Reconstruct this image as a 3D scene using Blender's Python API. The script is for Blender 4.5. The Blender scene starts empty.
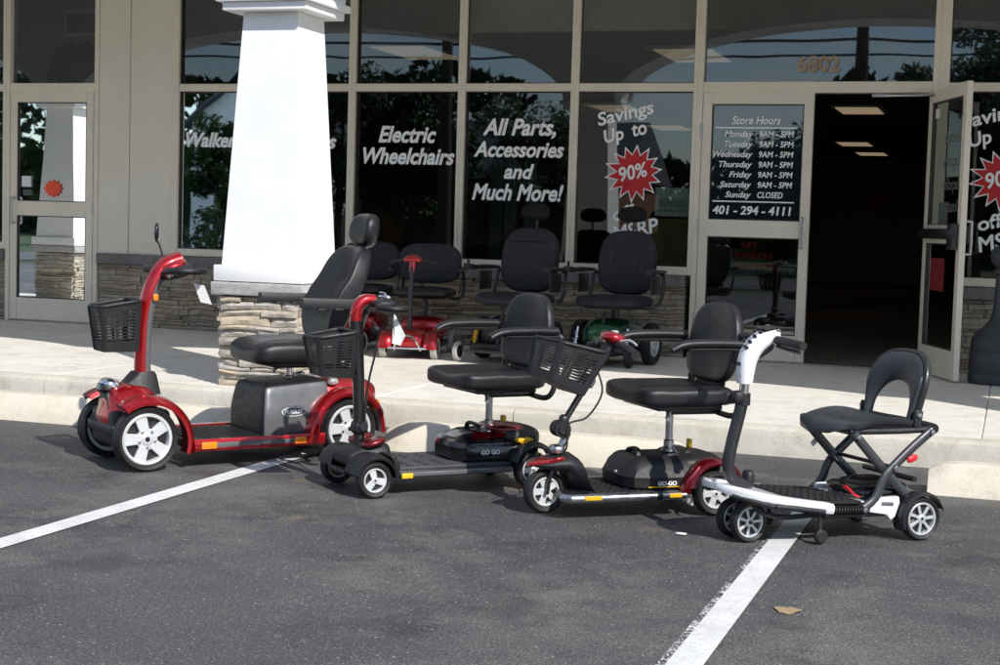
import bpy, bmesh, math, random
from mathutils import Vector as V, Matrix, noise
R = math.radians
random.seed(7)
scene = bpy.context.scene
COL = scene.collection
sin, cos, pi = math.sin, math.cos, math.pi

# ------------------------------------------------------------------ materials
def nt(name):
    m = bpy.data.materials.new(name); m.use_nodes = True
    t = m.node_tree; b = t.nodes['Principled BSDF']
    return m, t, b
def lk(t, a, b): t.links.new(a, b)
def node(t, kind, **kw):
    n = t.nodes.new(kind)
    for k, v in kw.items():
        if k in n.inputs: n.inputs[k].default_value = v
        else: setattr(n, k, v)
    return n
def ramp(t, src, stops):
    r = t.nodes.new('ShaderNodeValToRGB')
    e = r.color_ramp.elements
    while len(e) < len(stops): e.new(.5)
    for i, (p, c) in enumerate(stops):
        e[i].position = p; e[i].color = (c if hasattr(c, '__len__') else (c, c, c)) + (1,) if hasattr(c, '__len__') else (c, c, c, 1)
    lk(t, src, r.inputs[0]); return r.outputs[0]
def mixc(t, fac, a, b, mode='MIX'):
    n = t.nodes.new('ShaderNodeMix'); n.data_type = 'RGBA'; n.blend_type = mode
    for s, v in ((n.inputs[0], fac), (n.inputs[6], a), (n.inputs[7], b)):
        if hasattr(v, 'is_output'): lk(t, v, s)
        elif hasattr(v, '__len__'): s.default_value = tuple(v) + (1,) if len(v) == 3 else v
        else: s.default_value = v
    return n.outputs[2]
def noi(t, scale, detail=4, rough=.55, vec=None):
    n = node(t, 'ShaderNodeTexNoise', Scale=scale, Detail=detail, Roughness=rough)
    if vec: lk(t, vec, n.inputs['Vector'])
    return n.outputs['Fac']
def coord(t, kind='Object'): return t.nodes.new('ShaderNodeTexCoord').outputs[kind]

def pbr(name, col, rough=.5, metal=0, coat=0, var=.12, vs=9, bump=0, bs=250, rv=.1, spec=.5):
    m, t, b = nt(name)
    c = coord(t)
    f = noi(t, vs, 5, .6, c)
    a = tuple(x * (1 - var) for x in col); d = tuple(min(1, x * (1 + var)) for x in col)
    lk(t, ramp(t, f, [(.3, a), (.7, d)]), b.inputs['Base Color'])
    lk(t, ramp(t, noi(t, vs * 3.1, 4, .6, c), [(.3, max(.02, rough - rv)), (.7, min(1, rough + rv))]), b.inputs['Roughness'])
    b.inputs['Metallic'].default_value = metal
    b.inputs['Coat Weight'].default_value = coat
    b.inputs['Coat Roughness'].default_value = .05
    b.inputs['Specular IOR Level'].default_value = spec
    if bump:
        bn = node(t, 'ShaderNodeBump', Strength=bump, Distance=.002)
        lk(t, noi(t, bs, 3, .6, c), bn.inputs['Height']); lk(t, bn.outputs[0], b.inputs['Normal'])
    return m

M = {}
M['frame'] = pbr('beige_aluminium', (.78, .715, .60), .42, 0, var=.05, vs=3)
M['panel'] = pbr('beige_panel', (.77, .715, .615), .5, 0, var=.05, vs=2)
M['joint'] = pbr('dark_joint', (.05, .045, .04), .8)
M['white'] = pbr('white_trim_paint', (.86, .86, .86), .5, var=.03, vs=4)
M['soffit'] = pbr('soffit_paint', (.78, .77, .75), .7)
M['ledge'] = pbr('grey_ledge_stone', (.17, .165, .165), .8, var=.25, vs=14, bump=.6, bs=60)
M['cap'] = pbr('cap_stone', (.42, .41, .40), .85, var=.2, vs=25, bump=1, bs=70)
M['padding'] = pbr('matt_black_padding', (.008, .008, .009), .7, var=.2, spec=.25)
M['rubber'] = pbr('tyre_rubber', (.012, .012, .013), .62, var=.3, vs=30, bump=.3)
M['greytyre'] = pbr('grey_tyre_rubber', (.42, .41, .38), .7, var=.15, vs=20)
M['rim'] = pbr('silver_rim_paint', (.72, .73, .74), .32, .35, var=.05)
M['rimgrey'] = pbr('grey_rim_paint', (.62, .63, .64), .30, .45, var=.05)
M['chrome'] = pbr('chrome', (.75, .75, .76), .14, 1, var=.03, rv=.05)
M['steel'] = pbr('brushed_steel', (.5, .5, .52), .32, 1, var=.08)
M['plastic'] = pbr('black_plastic', (.013, .013, .015), .48, var=.25, vs=12, bump=.35, bs=700)
M['gloss'] = pbr('gloss_black_plastic', (.010, .010, .012), .16, 0, .5, var=.2)
M['metalblk'] = pbr('black_powder_coat', (.018, .018, .02), .38, 0, .15, var=.2)
M['graphite'] = pbr('graphite_tube_paint', (.055, .058, .064), .36, .3, .2, var=.1)
M['vinyl'] = pbr('black_vinyl', (.011, .011, .013), .36, var=.3, vs=7, bump=.5, bs=420, rv=.06)
M['vinylgrey'] = pbr('charcoal_vinyl', (.040, .045, .052), .34, var=.25, vs=7, bump=.4, bs=420)
M['fabric'] = pbr('dark_navy_fabric', (.018, .0195, .025), .75, var=.2, vs=12, bump=.6, bs=500)
M['deckgrey'] = pbr('grey_deck_plastic', (.060, .062, .067), .6, var=.2, vs=20, bump=.6, bs=400)
M['shroud'] = pbr('grey_metallic_shroud', (.145, .148, .155), .36, .3, .25, var=.12, vs=5)
def paint(name, col, dark):
    m, t, b = nt(name)
    c = coord(t)
    lk(t, mixc(t, noi(t, 1400, 2, .5, c), dark, col), b.inputs['Base Color'])
    b.inputs['Metallic'].default_value = .65; b.inputs['Roughness'].default_value = .30
    b.inputs['Coat Weight'].default_value = 1; b.inputs['Coat Roughness'].default_value = .04
    return m
M['red'] = paint('candy_red_paint', (.56, .010, .016), (.30, .004, .008))
M['darkred'] = paint('dark_red_paint', (.24, .006, .014), (.12, .002, .006))
M['green'] = paint('green_paint', (.006, .10, .04), (.003, .05, .02))
M['redplastic'] = pbr('red_plastic', (.62, .015, .02), .3, 0, .6, var=.08)
M['whiteplastic'] = pbr('gloss_white_plastic', (.78, .79, .82), .25, 0, .6, var=.03)
M['orange'] = pbr('orange_reflector', (.90, .24, .01), .25, 0, .6, var=.12, vs=60)
M['yellow'] = pbr('yellow_plastic', (.85, .50, .02), .4, var=.1)
M['lens'] = pbr('clear_lamp_lens', (.62, .62, .60), .10, .6, .8)
M['paper'] = pbr('white_paper', (.78, .78, .77), .8, var=.04)
M['vinyl_letter'] = pbr('white_vinyl_letter', (.93, .94, .95), .6, var=.04, vs=6)
M['letter_dim'] = pbr('faded_back_lettering', (.12, .13, .12), .7)
M['red_sign'] = pbr('red_sign_vinyl', (.55, .015, .02), .6, var=.06)
M['orange_sign'] = pbr('orange_sticker', (.85, .09, .04), .6, var=.1)
M['skyreflect'] = pbr('sky_reflection_navy', (.018, .034, .060), .3, var=.05)
M['dimred'] = pbr('faded_red_notice', (.22, .012, .014), .8, var=.15)
M['pale_notice'] = pbr('pale_green_notice_paper', (.42, .50, .47), .8, var=.05)
M['ink'] = pbr('grey_ink', (.10, .11, .11), .8)
M['tan_num'] = pbr('tan_house_numbers', (.36, .27, .19), .6)
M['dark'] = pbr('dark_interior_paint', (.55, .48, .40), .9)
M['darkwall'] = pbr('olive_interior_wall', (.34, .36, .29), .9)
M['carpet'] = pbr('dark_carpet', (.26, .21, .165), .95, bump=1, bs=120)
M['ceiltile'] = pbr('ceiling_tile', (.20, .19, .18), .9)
M['tan'] = pbr('tan_cabinet', (.30, .24, .10), .7)
M['curtain'] = pbr('pale_blue_blind', (.16, .20, .22), .8)
M['jersey'] = pbr('black_jersey_cloth', (.015, .015, .018), .9)
M['binplastic'] = pbr('slate_grey_plastic', (.040, .044, .052), .55, var=.15, bump=.3)
M['roofing'] = pbr('dark_shingles', (.07, .075, .09), .9, var=.3)
M['siding'] = pbr('white_siding', (.70, .72, .70), .6)
M['bark'] = pbr('tree_bark', (.06, .045, .035), .95, var=.3, bump=1, bs=40)
M['brown'] = pbr('rusty_brown', (.17, .08, .04), .7)
M['copper'] = pbr('yellow_spring_paint', (.75, .42, .03), .4)
M['tanpatch'] = pbr('tan_dirt', (.36, .26, .15), .9, var=.2, vs=40)

def lamp_mat():
    m, t, b = nt('fluorescent_diffuser')
    b.inputs['Base Color'].default_value = (.6, .5, .4, 1)
    b.inputs['Emission Color'].default_value = (1, .76, .5, 1); b.inputs['Emission Strength'].default_value = .24
    return m
M['lamp'] = lamp_mat()

def glass_mat():
    m = bpy.data.materials.new('tinted_window_glass'); m.use_nodes = True
    t = m.node_tree; t.nodes.clear()
    out = t.nodes.new('ShaderNodeOutputMaterial'); mx = t.nodes.new('ShaderNodeMixShader')
    tr = t.nodes.new('ShaderNodeBsdfTransparent'); tr.inputs[0].default_value = (.50, .54, .52, 1)
    gl = t.nodes.new('ShaderNodeBsdfGlossy'); gl.inputs['Roughness'].default_value = .012
    gl.inputs[0].default_value = (.92, .97, 1, 1)
    fr = node(t, 'ShaderNodeFresnel', IOR=2.1)
    bp = node(t, 'ShaderNodeBump', Strength=.05, Distance=.02)
    lk(t, noi(t, 1.3, 1, .4, coord(t)), bp.inputs['Height'])
    lk(t, bp.outputs[0], gl.inputs['Normal'])
    lk(t, fr.outputs[0], mx.inputs[0]); lk(t, tr.outputs[0], mx.inputs[1]); lk(t, gl.outputs[0], mx.inputs[2])
    lk(t, mx.outputs[0], out.inputs[0])
    return m
M['glass'] = glass_mat()

def asphalt_mat():
    m, t, b = nt('asphalt')
    c = coord(t)
    big = noi(t, .42, 6, .62, c); mid = noi(t, 2.3, 8, .72, c); fine = noi(t, 210, 2, .6, c); grit = noi(t, 85, 4, .7, c)
    col = mixc(t, ramp(t, big, [(.38, 0.0), (.62, 1.0)]), (.062, .0625, .067), (.098, .0965, .096))
    worn = noi(t, .7, 10, .76, c)
    col = mixc(t, ramp(t, worn, [(.48, 0.0), (.64, .9)]), col, (.175, .166, .152))
    col = mixc(t, ramp(t, mid, [(.35, .85), (.47, 0.0)]), col, (.044, .0445, .048))
    col = mixc(t, .75, col, ramp(t, grit, [(.34, .50), (.5, .95), (.64, 1.75)]), 'MULTIPLY')
    col = mixc(t, .85, col, ramp(t, fine, [(.36, .45), (.5, .95), (.62, 1.8)]), 'MULTIPLY')
    for sc, thr, dist, cc in ((120, .90, .34, (.30, .29, .265)), (62, .965, .26, (.40, .375, .33))):
        vo = node(t, 'ShaderNodeTexVoronoi', Scale=sc); lk(t, c, vo.inputs['Vector'])
        sp = node(t, 'ShaderNodeTexWhiteNoise'); sp.noise_dimensions = '3D'; lk(t, vo.outputs['Color'], sp.inputs[0])
        m1 = node(t, 'ShaderNodeMath', operation='GREATER_THAN'); lk(t, sp.outputs[0], m1.inputs[0]); m1.inputs[1].default_value = thr
        m2 = node(t, 'ShaderNodeMath', operation='LESS_THAN'); lk(t, vo.outputs['Distance'], m2.inputs[0]); m2.inputs[1].default_value = dist
        m3 = node(t, 'ShaderNodeMath', operation='MULTIPLY'); lk(t, m1.outputs[0], m3.inputs[0]); lk(t, m2.outputs[0], m3.inputs[1])
        col = mixc(t, m3.outputs[0], col, cc)
    spots = noi(t, 1.9, 3, .5, c)
    col = mixc(t, ramp(t, spots, [(.64, 0.0), (.72, .45)]), col, (.034, .034, .036))
    stain = noi(t, 2.6, 3, .5, c)
    col = mixc(t, ramp(t, stain, [(.66, 0.0), (.74, .4)]), col, (.28, .21, .13))
    lk(t, col, b.inputs['Base Color'])
    lk(t, ramp(t, mid, [(.3, .5), (.7, .75)]), b.inputs['Roughness'])
    bn = node(t, 'ShaderNodeBump', Strength=1, Distance=.006)
    hsum = node(t, 'ShaderNodeMath', operation='ADD'); lk(t, fine, hsum.inputs[0]); lk(t, grit, hsum.inputs[1])
    lk(t, hsum.outputs[0], bn.inputs['Height']); lk(t, bn.outputs[0], b.inputs['Normal'])
    return m
M['asphalt'] = asphalt_mat()

def concrete_mat(name, ca, cb, stain=(.30, .27, .22), joints=False):
    m, t, b = nt(name)
    c = coord(t)
    col = mixc(t, ramp(t, noi(t, 1.2, 6, .65, c), [(.3, 0.0), (.7, 1.0)]), ca, cb)
    col = mixc(t, ramp(t, noi(t, 5, 6, .7, c), [(.50, 0.0), (.70, .6)]), col, stain)
    col = mixc(t, ramp(t, noi(t, 17, 5, .7, c), [(.58, 0.0), (.72, .45)]), col, tuple(x * .62 for x in stain))
    fine = noi(t, 140, 4, .7, c)
    col = mixc(t, .5, col, ramp(t, fine, [(.3, .72), (.7, 1.2)]), 'MULTIPLY')
    lk(t, col, b.inputs['Base Color']); b.inputs['Roughness'].default_value = .85
    bn = node(t, 'ShaderNodeBump', Strength=.4, Distance=.003)
    lk(t, fine, bn.inputs['Height']); lk(t, bn.outputs[0], b.inputs['Normal'])
    return m
M['walk'] = concrete_mat('walkway_concrete', (.70, .665, .60), (.82, .795, .735), (.50, .455, .385))
M['kerb'] = concrete_mat('kerb_concrete', (.52, .485, .41), (.66, .62, .54), (.36, .325, .265))
M['stop'] = concrete_mat('wheel_stop_concrete', (.64, .58, .475), (.74, .68, .565), (.50, .44, .35))

def line_mat(name, lo, worn=False):
    m, t, b = nt(name)
    c = coord(t)
    f = noi(t, 150, 3, .6, c); g = noi(t, 28, 6, .75, c); h = noi(t, 5, 5, .7, c)
    a1 = node(t, 'ShaderNodeMath', operation='MULTIPLY_ADD'); lk(t, g, a1.inputs[0]); a1.inputs[1].default_value = .9; lk(t, f, a1.inputs[2])
    a2 = node(t, 'ShaderNodeMath', operation='MULTIPLY_ADD'); lk(t, h, a2.inputs[0]); a2.inputs[1].default_value = .8; lk(t, a1.outputs[0], a2.inputs[2])
    col = mixc(t, ramp(t, h, [(.35, .0), (.7, .8)]), (.80, .80, .79), (.56, .55, .53))
    col = mixc(t, ramp(t, f, [(.34, .6), (.46, 0.0)]), col, (.33, .32, .31))
    lk(t, col, b.inputs['Base Color']); b.inputs['Roughness'].default_value = .7
    a3 = node(t, 'ShaderNodeMath', operation='DIVIDE'); lk(t, a2.outputs[0], a3.inputs[0]); a3.inputs[1].default_value = 2.7
    lk(t, ramp(t, a3.outputs[0], [(lo, 0.0), (lo + .03, 1.0)]), b.inputs['Alpha'])
    return m
M['line'] = line_mat('white_line_paint', .36)
M['lineworn'] = line_mat('worn_line_paint', .515)

def stone_mat():
    m, t, b = nt('stacked_ledge_stone')
    at = t.nodes.new('ShaderNodeAttribute'); at.attribute_name = 'tone'
    c = coord(t)
    col = ramp(t, at.outputs['Fac'], [(0, (.38, .335, .285)), (.22, (.50, .45, .375)), (.45, (.56, .51, .44)), (.65, (.40, .375, .35)), (.82, (.60, .50, .37)), (1, (.30, .265, .235))])
    col = mixc(t, .75, col, ramp(t, noi(t, 22, 6, .7, c), [(.25, .55), (.5, .95), (.75, 1.3)]), 'MULTIPLY')
    lk(t, col, b.inputs['Base Color']); b.inputs['Roughness'].default_value = .9
    bn = node(t, 'ShaderNodeBump', Strength=1, Distance=.006)
    lk(t, noi(t, 55, 5, .7, c), bn.inputs['Height']); lk(t, bn.outputs[0], b.inputs['Normal'])
    return m
M['stone'] = stone_mat()
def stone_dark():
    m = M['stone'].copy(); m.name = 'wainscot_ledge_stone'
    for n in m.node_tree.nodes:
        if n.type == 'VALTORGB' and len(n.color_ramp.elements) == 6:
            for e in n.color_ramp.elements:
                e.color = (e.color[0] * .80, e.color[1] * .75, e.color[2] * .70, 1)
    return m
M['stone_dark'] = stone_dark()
M['mortar'] = pbr('dark_mortar', (.10, .09, .08), .95)

def leaf_mat(name, a, b2):
    m, t, b = nt(name)
    at = t.nodes.new('ShaderNodeAttribute'); at.attribute_name = 'tone'
    lk(t, ramp(t, at.outputs['Fac'], [(0, a), (1, b2)]), b.inputs['Base Color'])
    b.inputs['Roughness'].default_value = .6
    return m
M['leaf'] = leaf_mat('tree_leaves', (.015, .035, .012), (.06, .11, .03))
def grass_mat():
    m, t, b = nt('lawn_grass')
    c = coord(t)
    lk(t, ramp(t, noi(t, .8, 8, .75, c), [(.3, (.02, .042, .012)), (.7, (.05, .085, .025))]), b.inputs['Base Color'])
    b.inputs['Roughness'].default_value = .9
    return m
M['grass'] = grass_mat()
M['ridgegreen'] = pbr('added_ridge_green', (.022, .034, .014), .95, var=.5, vs=.8)

# ------------------------------------------------------------------ geometry helpers
def obj(name, bm, mat, parent=None, angle=38, kind=None):
    bmesh.ops.recalc_face_normals(bm, faces=bm.faces[:])
    me = bpy.data.meshes.new(name); bm.to_mesh(me); bm.free()
    for m in (mat if isinstance(mat, (list, tuple)) else [mat]): me.materials.append(M[m] if isinstance(m, str) else m)
    if angle:
        me.polygons.foreach_set('use_smooth', [True] * len(me.polygons)); me.set_sharp_from_angle(angle=R(angle))
    o = bpy.data.objects.new(name, me); COL.objects.link(o)
    if parent: o.parent = parent
    if kind: o['kind'] = kind
    return o
def thing(name, label, cat, loc=(0, 0, 0), rz=0, group=None):
    o = bpy.data.objects.new(name, None); COL.objects.link(o); o.empty_display_size = .1
    o.location = loc; o.rotation_euler = (0, 0, rz)
    return tag(o, label, cat, group)
def tag(o, label, cat, group=None):
    o['label'] = label; o['category'] = cat
    if group: o['group'] = group
    return o
def B(): return bmesh.new()
def newfaces(bm, n0, mi):
    if mi:
        bm.faces.ensure_lookup_table()
        for f in bm.faces[n0:]: f.material_index = mi
def box(bm, c, s, rot=None, bev=0, seg=2, mi=0):
    t = B(); bmesh.ops.create_cube(t, size=1)
    for v in t.verts: v.co = V((v.co.x * s[0], v.co.y * s[1], v.co.z * s[2]))
    if bev: bmesh.ops.bevel(t, geom=t.edges[:], offset=bev, segments=seg, profile=.5, affect='EDGES')
    m = Matrix.Translation(c)
    if rot is not None: m = m @ rot
    t.transform(m); join(bm, t, mi)
def join(bm, t, mi=0):
    n0 = len(bm.faces); mp = {}
    for v in t.verts: mp[v] = bm.verts.new(v.co)
    for f in t.faces:
        try: g = bm.faces.new([mp[v] for v in f.verts]); g.material_index = mi or f.material_index
        except ValueError: pass
    t.free()
def bx(bm, x0, x1, y0, y1, z0, z1, bev=0, mi=0, seg=1):
    box(bm, ((x0 + x1) / 2, (y0 + y1) / 2, (z0 + z1) / 2), (abs(x1 - x0), abs(y1 - y0), abs(z1 - z0)), None, bev, seg, mi)
def rings(bm, rs, cap=True, closed=False, mi=0):
    t = B(); L = [[t.verts.new(p) for p in r] for r in rs]; n = len(L[0])
    pairs = list(zip(L[:-1], L[1:])) + ([(L[-1], L[0])] if closed else [])
    for a, b in pairs:
        for i in range(n):
            j = (i + 1) % n
            try: t.faces.new((a[i], a[j], b[j], b[i]))
            except ValueError: pass
    if cap and not closed:
        t.faces.new(list(reversed(L[0]))); t.faces.new(L[-1])
    join(bm, t, mi)
def smooth_path(pts, sub=5, closed=False):
    P = [V(p) for p in pts]; n = len(P); out = []
    rng = range(n) if closed else range(n - 1)
    for i in rng:
        if closed: a, b, c, d = P[(i - 1) % n], P[i], P[(i + 1) % n], P[(i + 2) % n]
        else: a, b, c, d = P[max(i - 1, 0)], P[i], P[i + 1], P[min(i + 2, n - 1)]
        for k in range(sub):
            u = k / sub
            out.append(.5 * ((2 * b) + (c - a) * u + (2 * a - 5 * b + 4 * c - d) * u * u + (3 * b - a - 3 * c + d) * u ** 3))
    if not closed: out.append(P[-1])
    return out
def tube(bm, pts, r, n=10, sub=0, closed=False, flat=1, mi=0, up=None):
    """sweep a round (or flattened) section along a path; r is a number or one radius per point"""
    P = smooth_path(pts, sub, closed) if sub else [V(p) for p in pts]
    if hasattr(r, '__len__') and sub:
        rr = []
        for i in range(len(r) - 1):
            for k in range(sub): rr.append(r[i] + (r[i + 1] - r[i]) * k / sub)
        rr.append(r[-1]); r = rr
    N = len(P); rs = []; prev = V(up) if up else None
    for i in range(N):
        if closed: d = (P[(i + 1) % N] - P[(i - 1) % N])
        else: d = P[min(i + 1, N - 1)] - P[max(i - 1, 0)]
        d.normalize()
        if prev is None: prev = V((0, 0, 1)) if abs(d.z) < .9 else V((1, 0, 0))
        a = prev - d * prev.dot(d)
        if a.length < 1e-5: a = d.orthogonal()
        a.normalize(); b = d.cross(a); prev = a
        ri = r[i] if hasattr(r, '__len__') else r
        rs.append([P[i] + a * cos(2 * pi * k / n) * ri * flat + b * sin(2 * pi * k / n) * ri for k in range(n)])
    rings(bm, rs, True, closed, mi)
def lathe(bm, prof, c=(0, 0, 0), axis='z', n=32, mi=0, closed=False):
    """prof: (radius, height along axis)"""
    rs = []
    for r, h in prof:
        row = []
        for k in range(n):
            a = 2 * pi * k / n; u, w = max(r, 1e-4) * cos(a), max(r, 1e-4) * sin(a)
            p = {'z': (u, w, h), 'y': (u, h, w), 'x': (h, u, w)}[axis]
            row.append(V(c) + V(p))
        rs.append(row)
    rings(bm, rs, not closed, closed, mi)
def prism(bm, pts, a0, a1, axis='y', bev=0, seg=2, mi=0):
    t = B()
    def P(p, a): return {'y': (p[0], a, p[1]), 'x': (a, p[0], p[1]), 'z': (p[0], p[1], a)}[axis]
    A = [t.verts.new(P(p, a0)) for p in pts]; C = [t.verts.new(P(p, a1)) for p in pts]
    t.faces.new(A); t.faces.new(list(reversed(C)))
    n = len(pts)
    for i in range(n): t.faces.new((A[i], C[i], C[(i + 1) % n], A[(i + 1) % n]))
    bmesh.ops.recalc_face_normals(t, faces=t.faces[:])
    if bev: bmesh.ops.bevel(t, geom=t.edges[:], offset=bev, segments=seg, profile=.5, affect='EDGES', clamp_overlap=True)
    join(bm, t, mi)
def sq(bm, c, h, p=4, q=3, n=8, fn=None, rot=None, mi=0):
    """rounded solid ((|x/a|^p+|y/b|^p)^(q/p)+|z/c|^q)=1; fn deforms unit-ish coords (u,v,w in -1..1 -> local point)"""
    t = B(); bmesh.ops.create_cube(t, size=2)
    bmesh.ops.subdivide_edges(t, edges=t.edges[:], cuts=n, use_grid_fill=True)
    m = Matrix.Translation(c)
    if rot is not None: m = m @ rot
    for v in t.verts:
        u = V([math.copysign(abs(k) ** .8 if abs(k) < 1 else 1, k) for k in v.co])
        F = ((abs(u.x) ** p + abs(u.y) ** p) ** (q / p) + abs(u.z) ** q) ** (1 / q)
        u = u / F
        co = V((u.x * h[0], u.y * h[1], u.z * h[2]))
        if fn: co = V(fn(u, co))
        v.co = m @ co
    join(bm, t, mi)
def rotz(bm, ang, c):
    m = Matrix.Translation(c) @ Matrix.Rotation(ang, 4, 'Z') @ Matrix.Translation(-V(c))
    bm.transform(m); return bm
RY = lambda a: Matrix.Rotation(R(a), 4, 'Y')
RX = lambda a: Matrix.Rotation(R(a), 4, 'X')
RZ = lambda a: Matrix.Rotation(R(a), 4, 'Z')

_deps = []
def text(name, body, mat, parent, origin, xdir, ydir, width=None, height=None, shear=.0, bold=.0, extrude=.0, align='LEFT', spacing=1):
    """lettering as a flat mesh; origin is the baseline-left (or centre) point; scaled to width/height of its own box"""
    cu = bpy.data.curves.new('t', 'FONT'); cu.body = body; cu.size = 1; cu.shear = shear; cu.offset = bold; cu.space_character = spacing
    cu.extrude = 0; cu.resolution_u = 4
    o = bpy.data.objects.new('t', cu); COL.objects.link(o)
    dg = bpy.context.evaluated_depsgraph_get(); dg.update()
    me = bpy.data.meshes.new_from_object(o.evaluated_get(dg)); bpy.data.objects.remove(o)
    xs = [v.co.x for v in me.vertices]; ys = [v.co.y for v in me.vertices]
    x0, x1 = min(xs), max(xs); y1 = max(ys)
    sx = sy = 1
    if height: sx = sy = height / y1
    if width:
        sx = width / (x1 - x0)
        if not height: sy = sx
    xd, yd = V(xdir).normalized(), V(ydir).normalized()
    off = {'LEFT': x0, 'CENTER': (x0 + x1) / 2, 'RIGHT': x1}[align]
    zd = xd.cross(yd)
    for v in me.vertices:
        v.co = V(origin) + xd * (v.co.x - off) * sx + yd * v.co.y * sy
    me.materials.clear(); me.materials.append(M[mat])
    if not parent: return me
    r = bpy.data.objects.new(name, me); COL.objects.link(r); r.parent = parent
    return r
def merge_text(name, specs, mat, parent):
    """several lines of lettering, each a part of its own"""
    for q in specs: text(name, q[0], mat, parent, *q[1:4], **q[4])

# ------------------------------------------------------------------ camera (solved from the photograph's lines)
F, YAW, PITCH, ROLL, DD, HH = 1525.87, .32392, .0696951, .0296254, 12.07566, 1.166338
cyw, syw = cos(YAW), sin(YAW)
fw = V((-syw * cos(PITCH), cyw * cos(PITCH), -sin(PITCH))); rt = V((cyw, syw, 0)); up = rt.cross(fw)
r2 = rt * cos(ROLL) + up * sin(ROLL); u2 = -rt * sin(ROLL) + up * cos(ROLL)
cam = bpy.data.cameras.new('camera'); co = bpy.data.objects.new('camera', cam); COL.objects.link(co)
co.matrix_world = Matrix(((r2.x, u2.x, -fw.x, 0), (r2.y, u2.y, -fw.y, -DD), (r2.z, u2.z, -fw.z, HH), (0, 0, 0, 1)))
cam.sensor_width = 36; cam.lens = 36 * F / 1000; cam.clip_end = 2000; cam.clip_start = .05
scene.camera = co
scene.view_settings.view_transform = 'Standard'; scene.view_settings.look = 'None'; scene.view_settings.exposure = 0

# ------------------------------------------------------------------ sky and sun
SUN_AZ, SUN_EL = R(-39.5), R(39)      # azimuth of the sun measured from +x
w = bpy.data.worlds.new('World'); scene.world = w; w.use_nodes = True
t = w.node_tree; bg = t.nodes['Background']
sky = t.nodes.new('ShaderNodeTexSky'); sky.sky_type = 'NISHITA'; sky.sun_disc = False
sky.sun_elevation = SUN_EL; sky.sun_rotation = pi / 2 - SUN_AZ
sky.air_density = 1.0; sky.dust_density = .25; sky.ozone_density = 3
mp = node(t, 'ShaderNodeMapping'); mp.inputs['Scale'].default_value = (1, 1, 3)
lk(t, coord(t, 'Generated'), mp.inputs[0])
cl = ramp(t, noi(t, 2.6, 9, .6, mp.outputs[0]), [(.46, 0.0), (.68, .9)])
lk(t, mixc(t, cl, sky.outputs[0], (6.5, 6.6, 6.8)), bg.inputs['Color'])
bg.inputs['Strength'].default_value = .15
sl = bpy.data.lights.new('sun', 'SUN'); sl.energy = 5.0; sl.angle = R(.53); sl.color = (1, .955, .89)
so = bpy.data.objects.new('sun', sl); COL.objects.link(so)
so.rotation_euler = V((cos(SUN_AZ) * cos(SUN_EL), sin(SUN_AZ) * cos(SUN_EL), sin(SUN_EL))).to_track_quat('Z', 'Y').to_euler()
so.location = (10, -20, 20)

# ------------------------------------------------------------------ ground
def sheet(name, x0, x1, y0, y1, z, mat, nx=1, ny=1):
    bm = B(); bmesh.ops.create_grid(bm, x_segments=nx, y_segments=ny, size=.5)
    bm.transform(Matrix.Translation(((x0 + x1) / 2, (y0 + y1) / 2, z)) @ Matrix.Diagonal((x1 - x0, y1 - y0, 1, 1)))
    return obj(name, bm, mat, kind='structure', angle=0)
sheet('lawn', -600, 600, -600, 600, -.03, 'grass')
sheet('road', -120, 120, -27, -20.5, -.012, 'asphalt')
sheet('asphalt', -40, 40, -18, -4.0, 0, 'asphalt')
def quad(name, pts, mat):
    bm = B(); bm.faces.new([bm.verts.new(p) for p in pts]); return obj(name, bm, mat, kind='structure', angle=0)
LZ = .004
quad('parking_line', [(-3.386, -10.5, LZ), (-3.28, -10.5, LZ), (-3.268, -5.05, LZ), (-3.372, -5.05, LZ)], 'line')
quad('parking_line', [(-.840, -10.5, LZ), (-.742, -10.5, LZ), (-.740, -5.0, LZ), (-.836, -5.0, LZ)], 'line')
quad('worn_line_edge', [(-.866, -10.5, LZ), (-.840, -10.5, LZ), (-.836, -5.0, LZ), (-.854, -5.0, LZ)], 'lineworn')
# walkway with saw joints, and a rounded kerb in front of it
bm = B()
xs = [-14.5, -12.3, -10.1, -7.9, -5.7, -3.5, -1.88, -.12, 1.6, 3.8, 6.0, 8.5]
for a, b in zip(xs[:-1], xs[1:]):
    for ya, yb in ((-3.9, -2.0), (-2.0, .12)):
        bx(bm, a + .003, b - .003, ya + .003, yb - .003, -.05, .15, .004)
bx(bm, -14.5, 8.5, -3.895, .115, -.06, .138)
obj('walkway', bm, 'walk', kind='structure')
bm = B(); kp = [(-4.05, -.1), (-4.062, .105), (-4.052, .135), (-4.025, .15), (-3.903, .15), (-3.903, -.1)]
k0 = -14.5
for k in range(8):
    k1 = [-11.6, -8.6, -5.66, -2.6, .25, 3.2, 6.1, 8.5][k]
    prism(bm, kp, k0 + .003, k1 - .003, 'x'); k0 = k1
obj('kerb', bm, 'kerb', kind='structure', angle=30)

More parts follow.
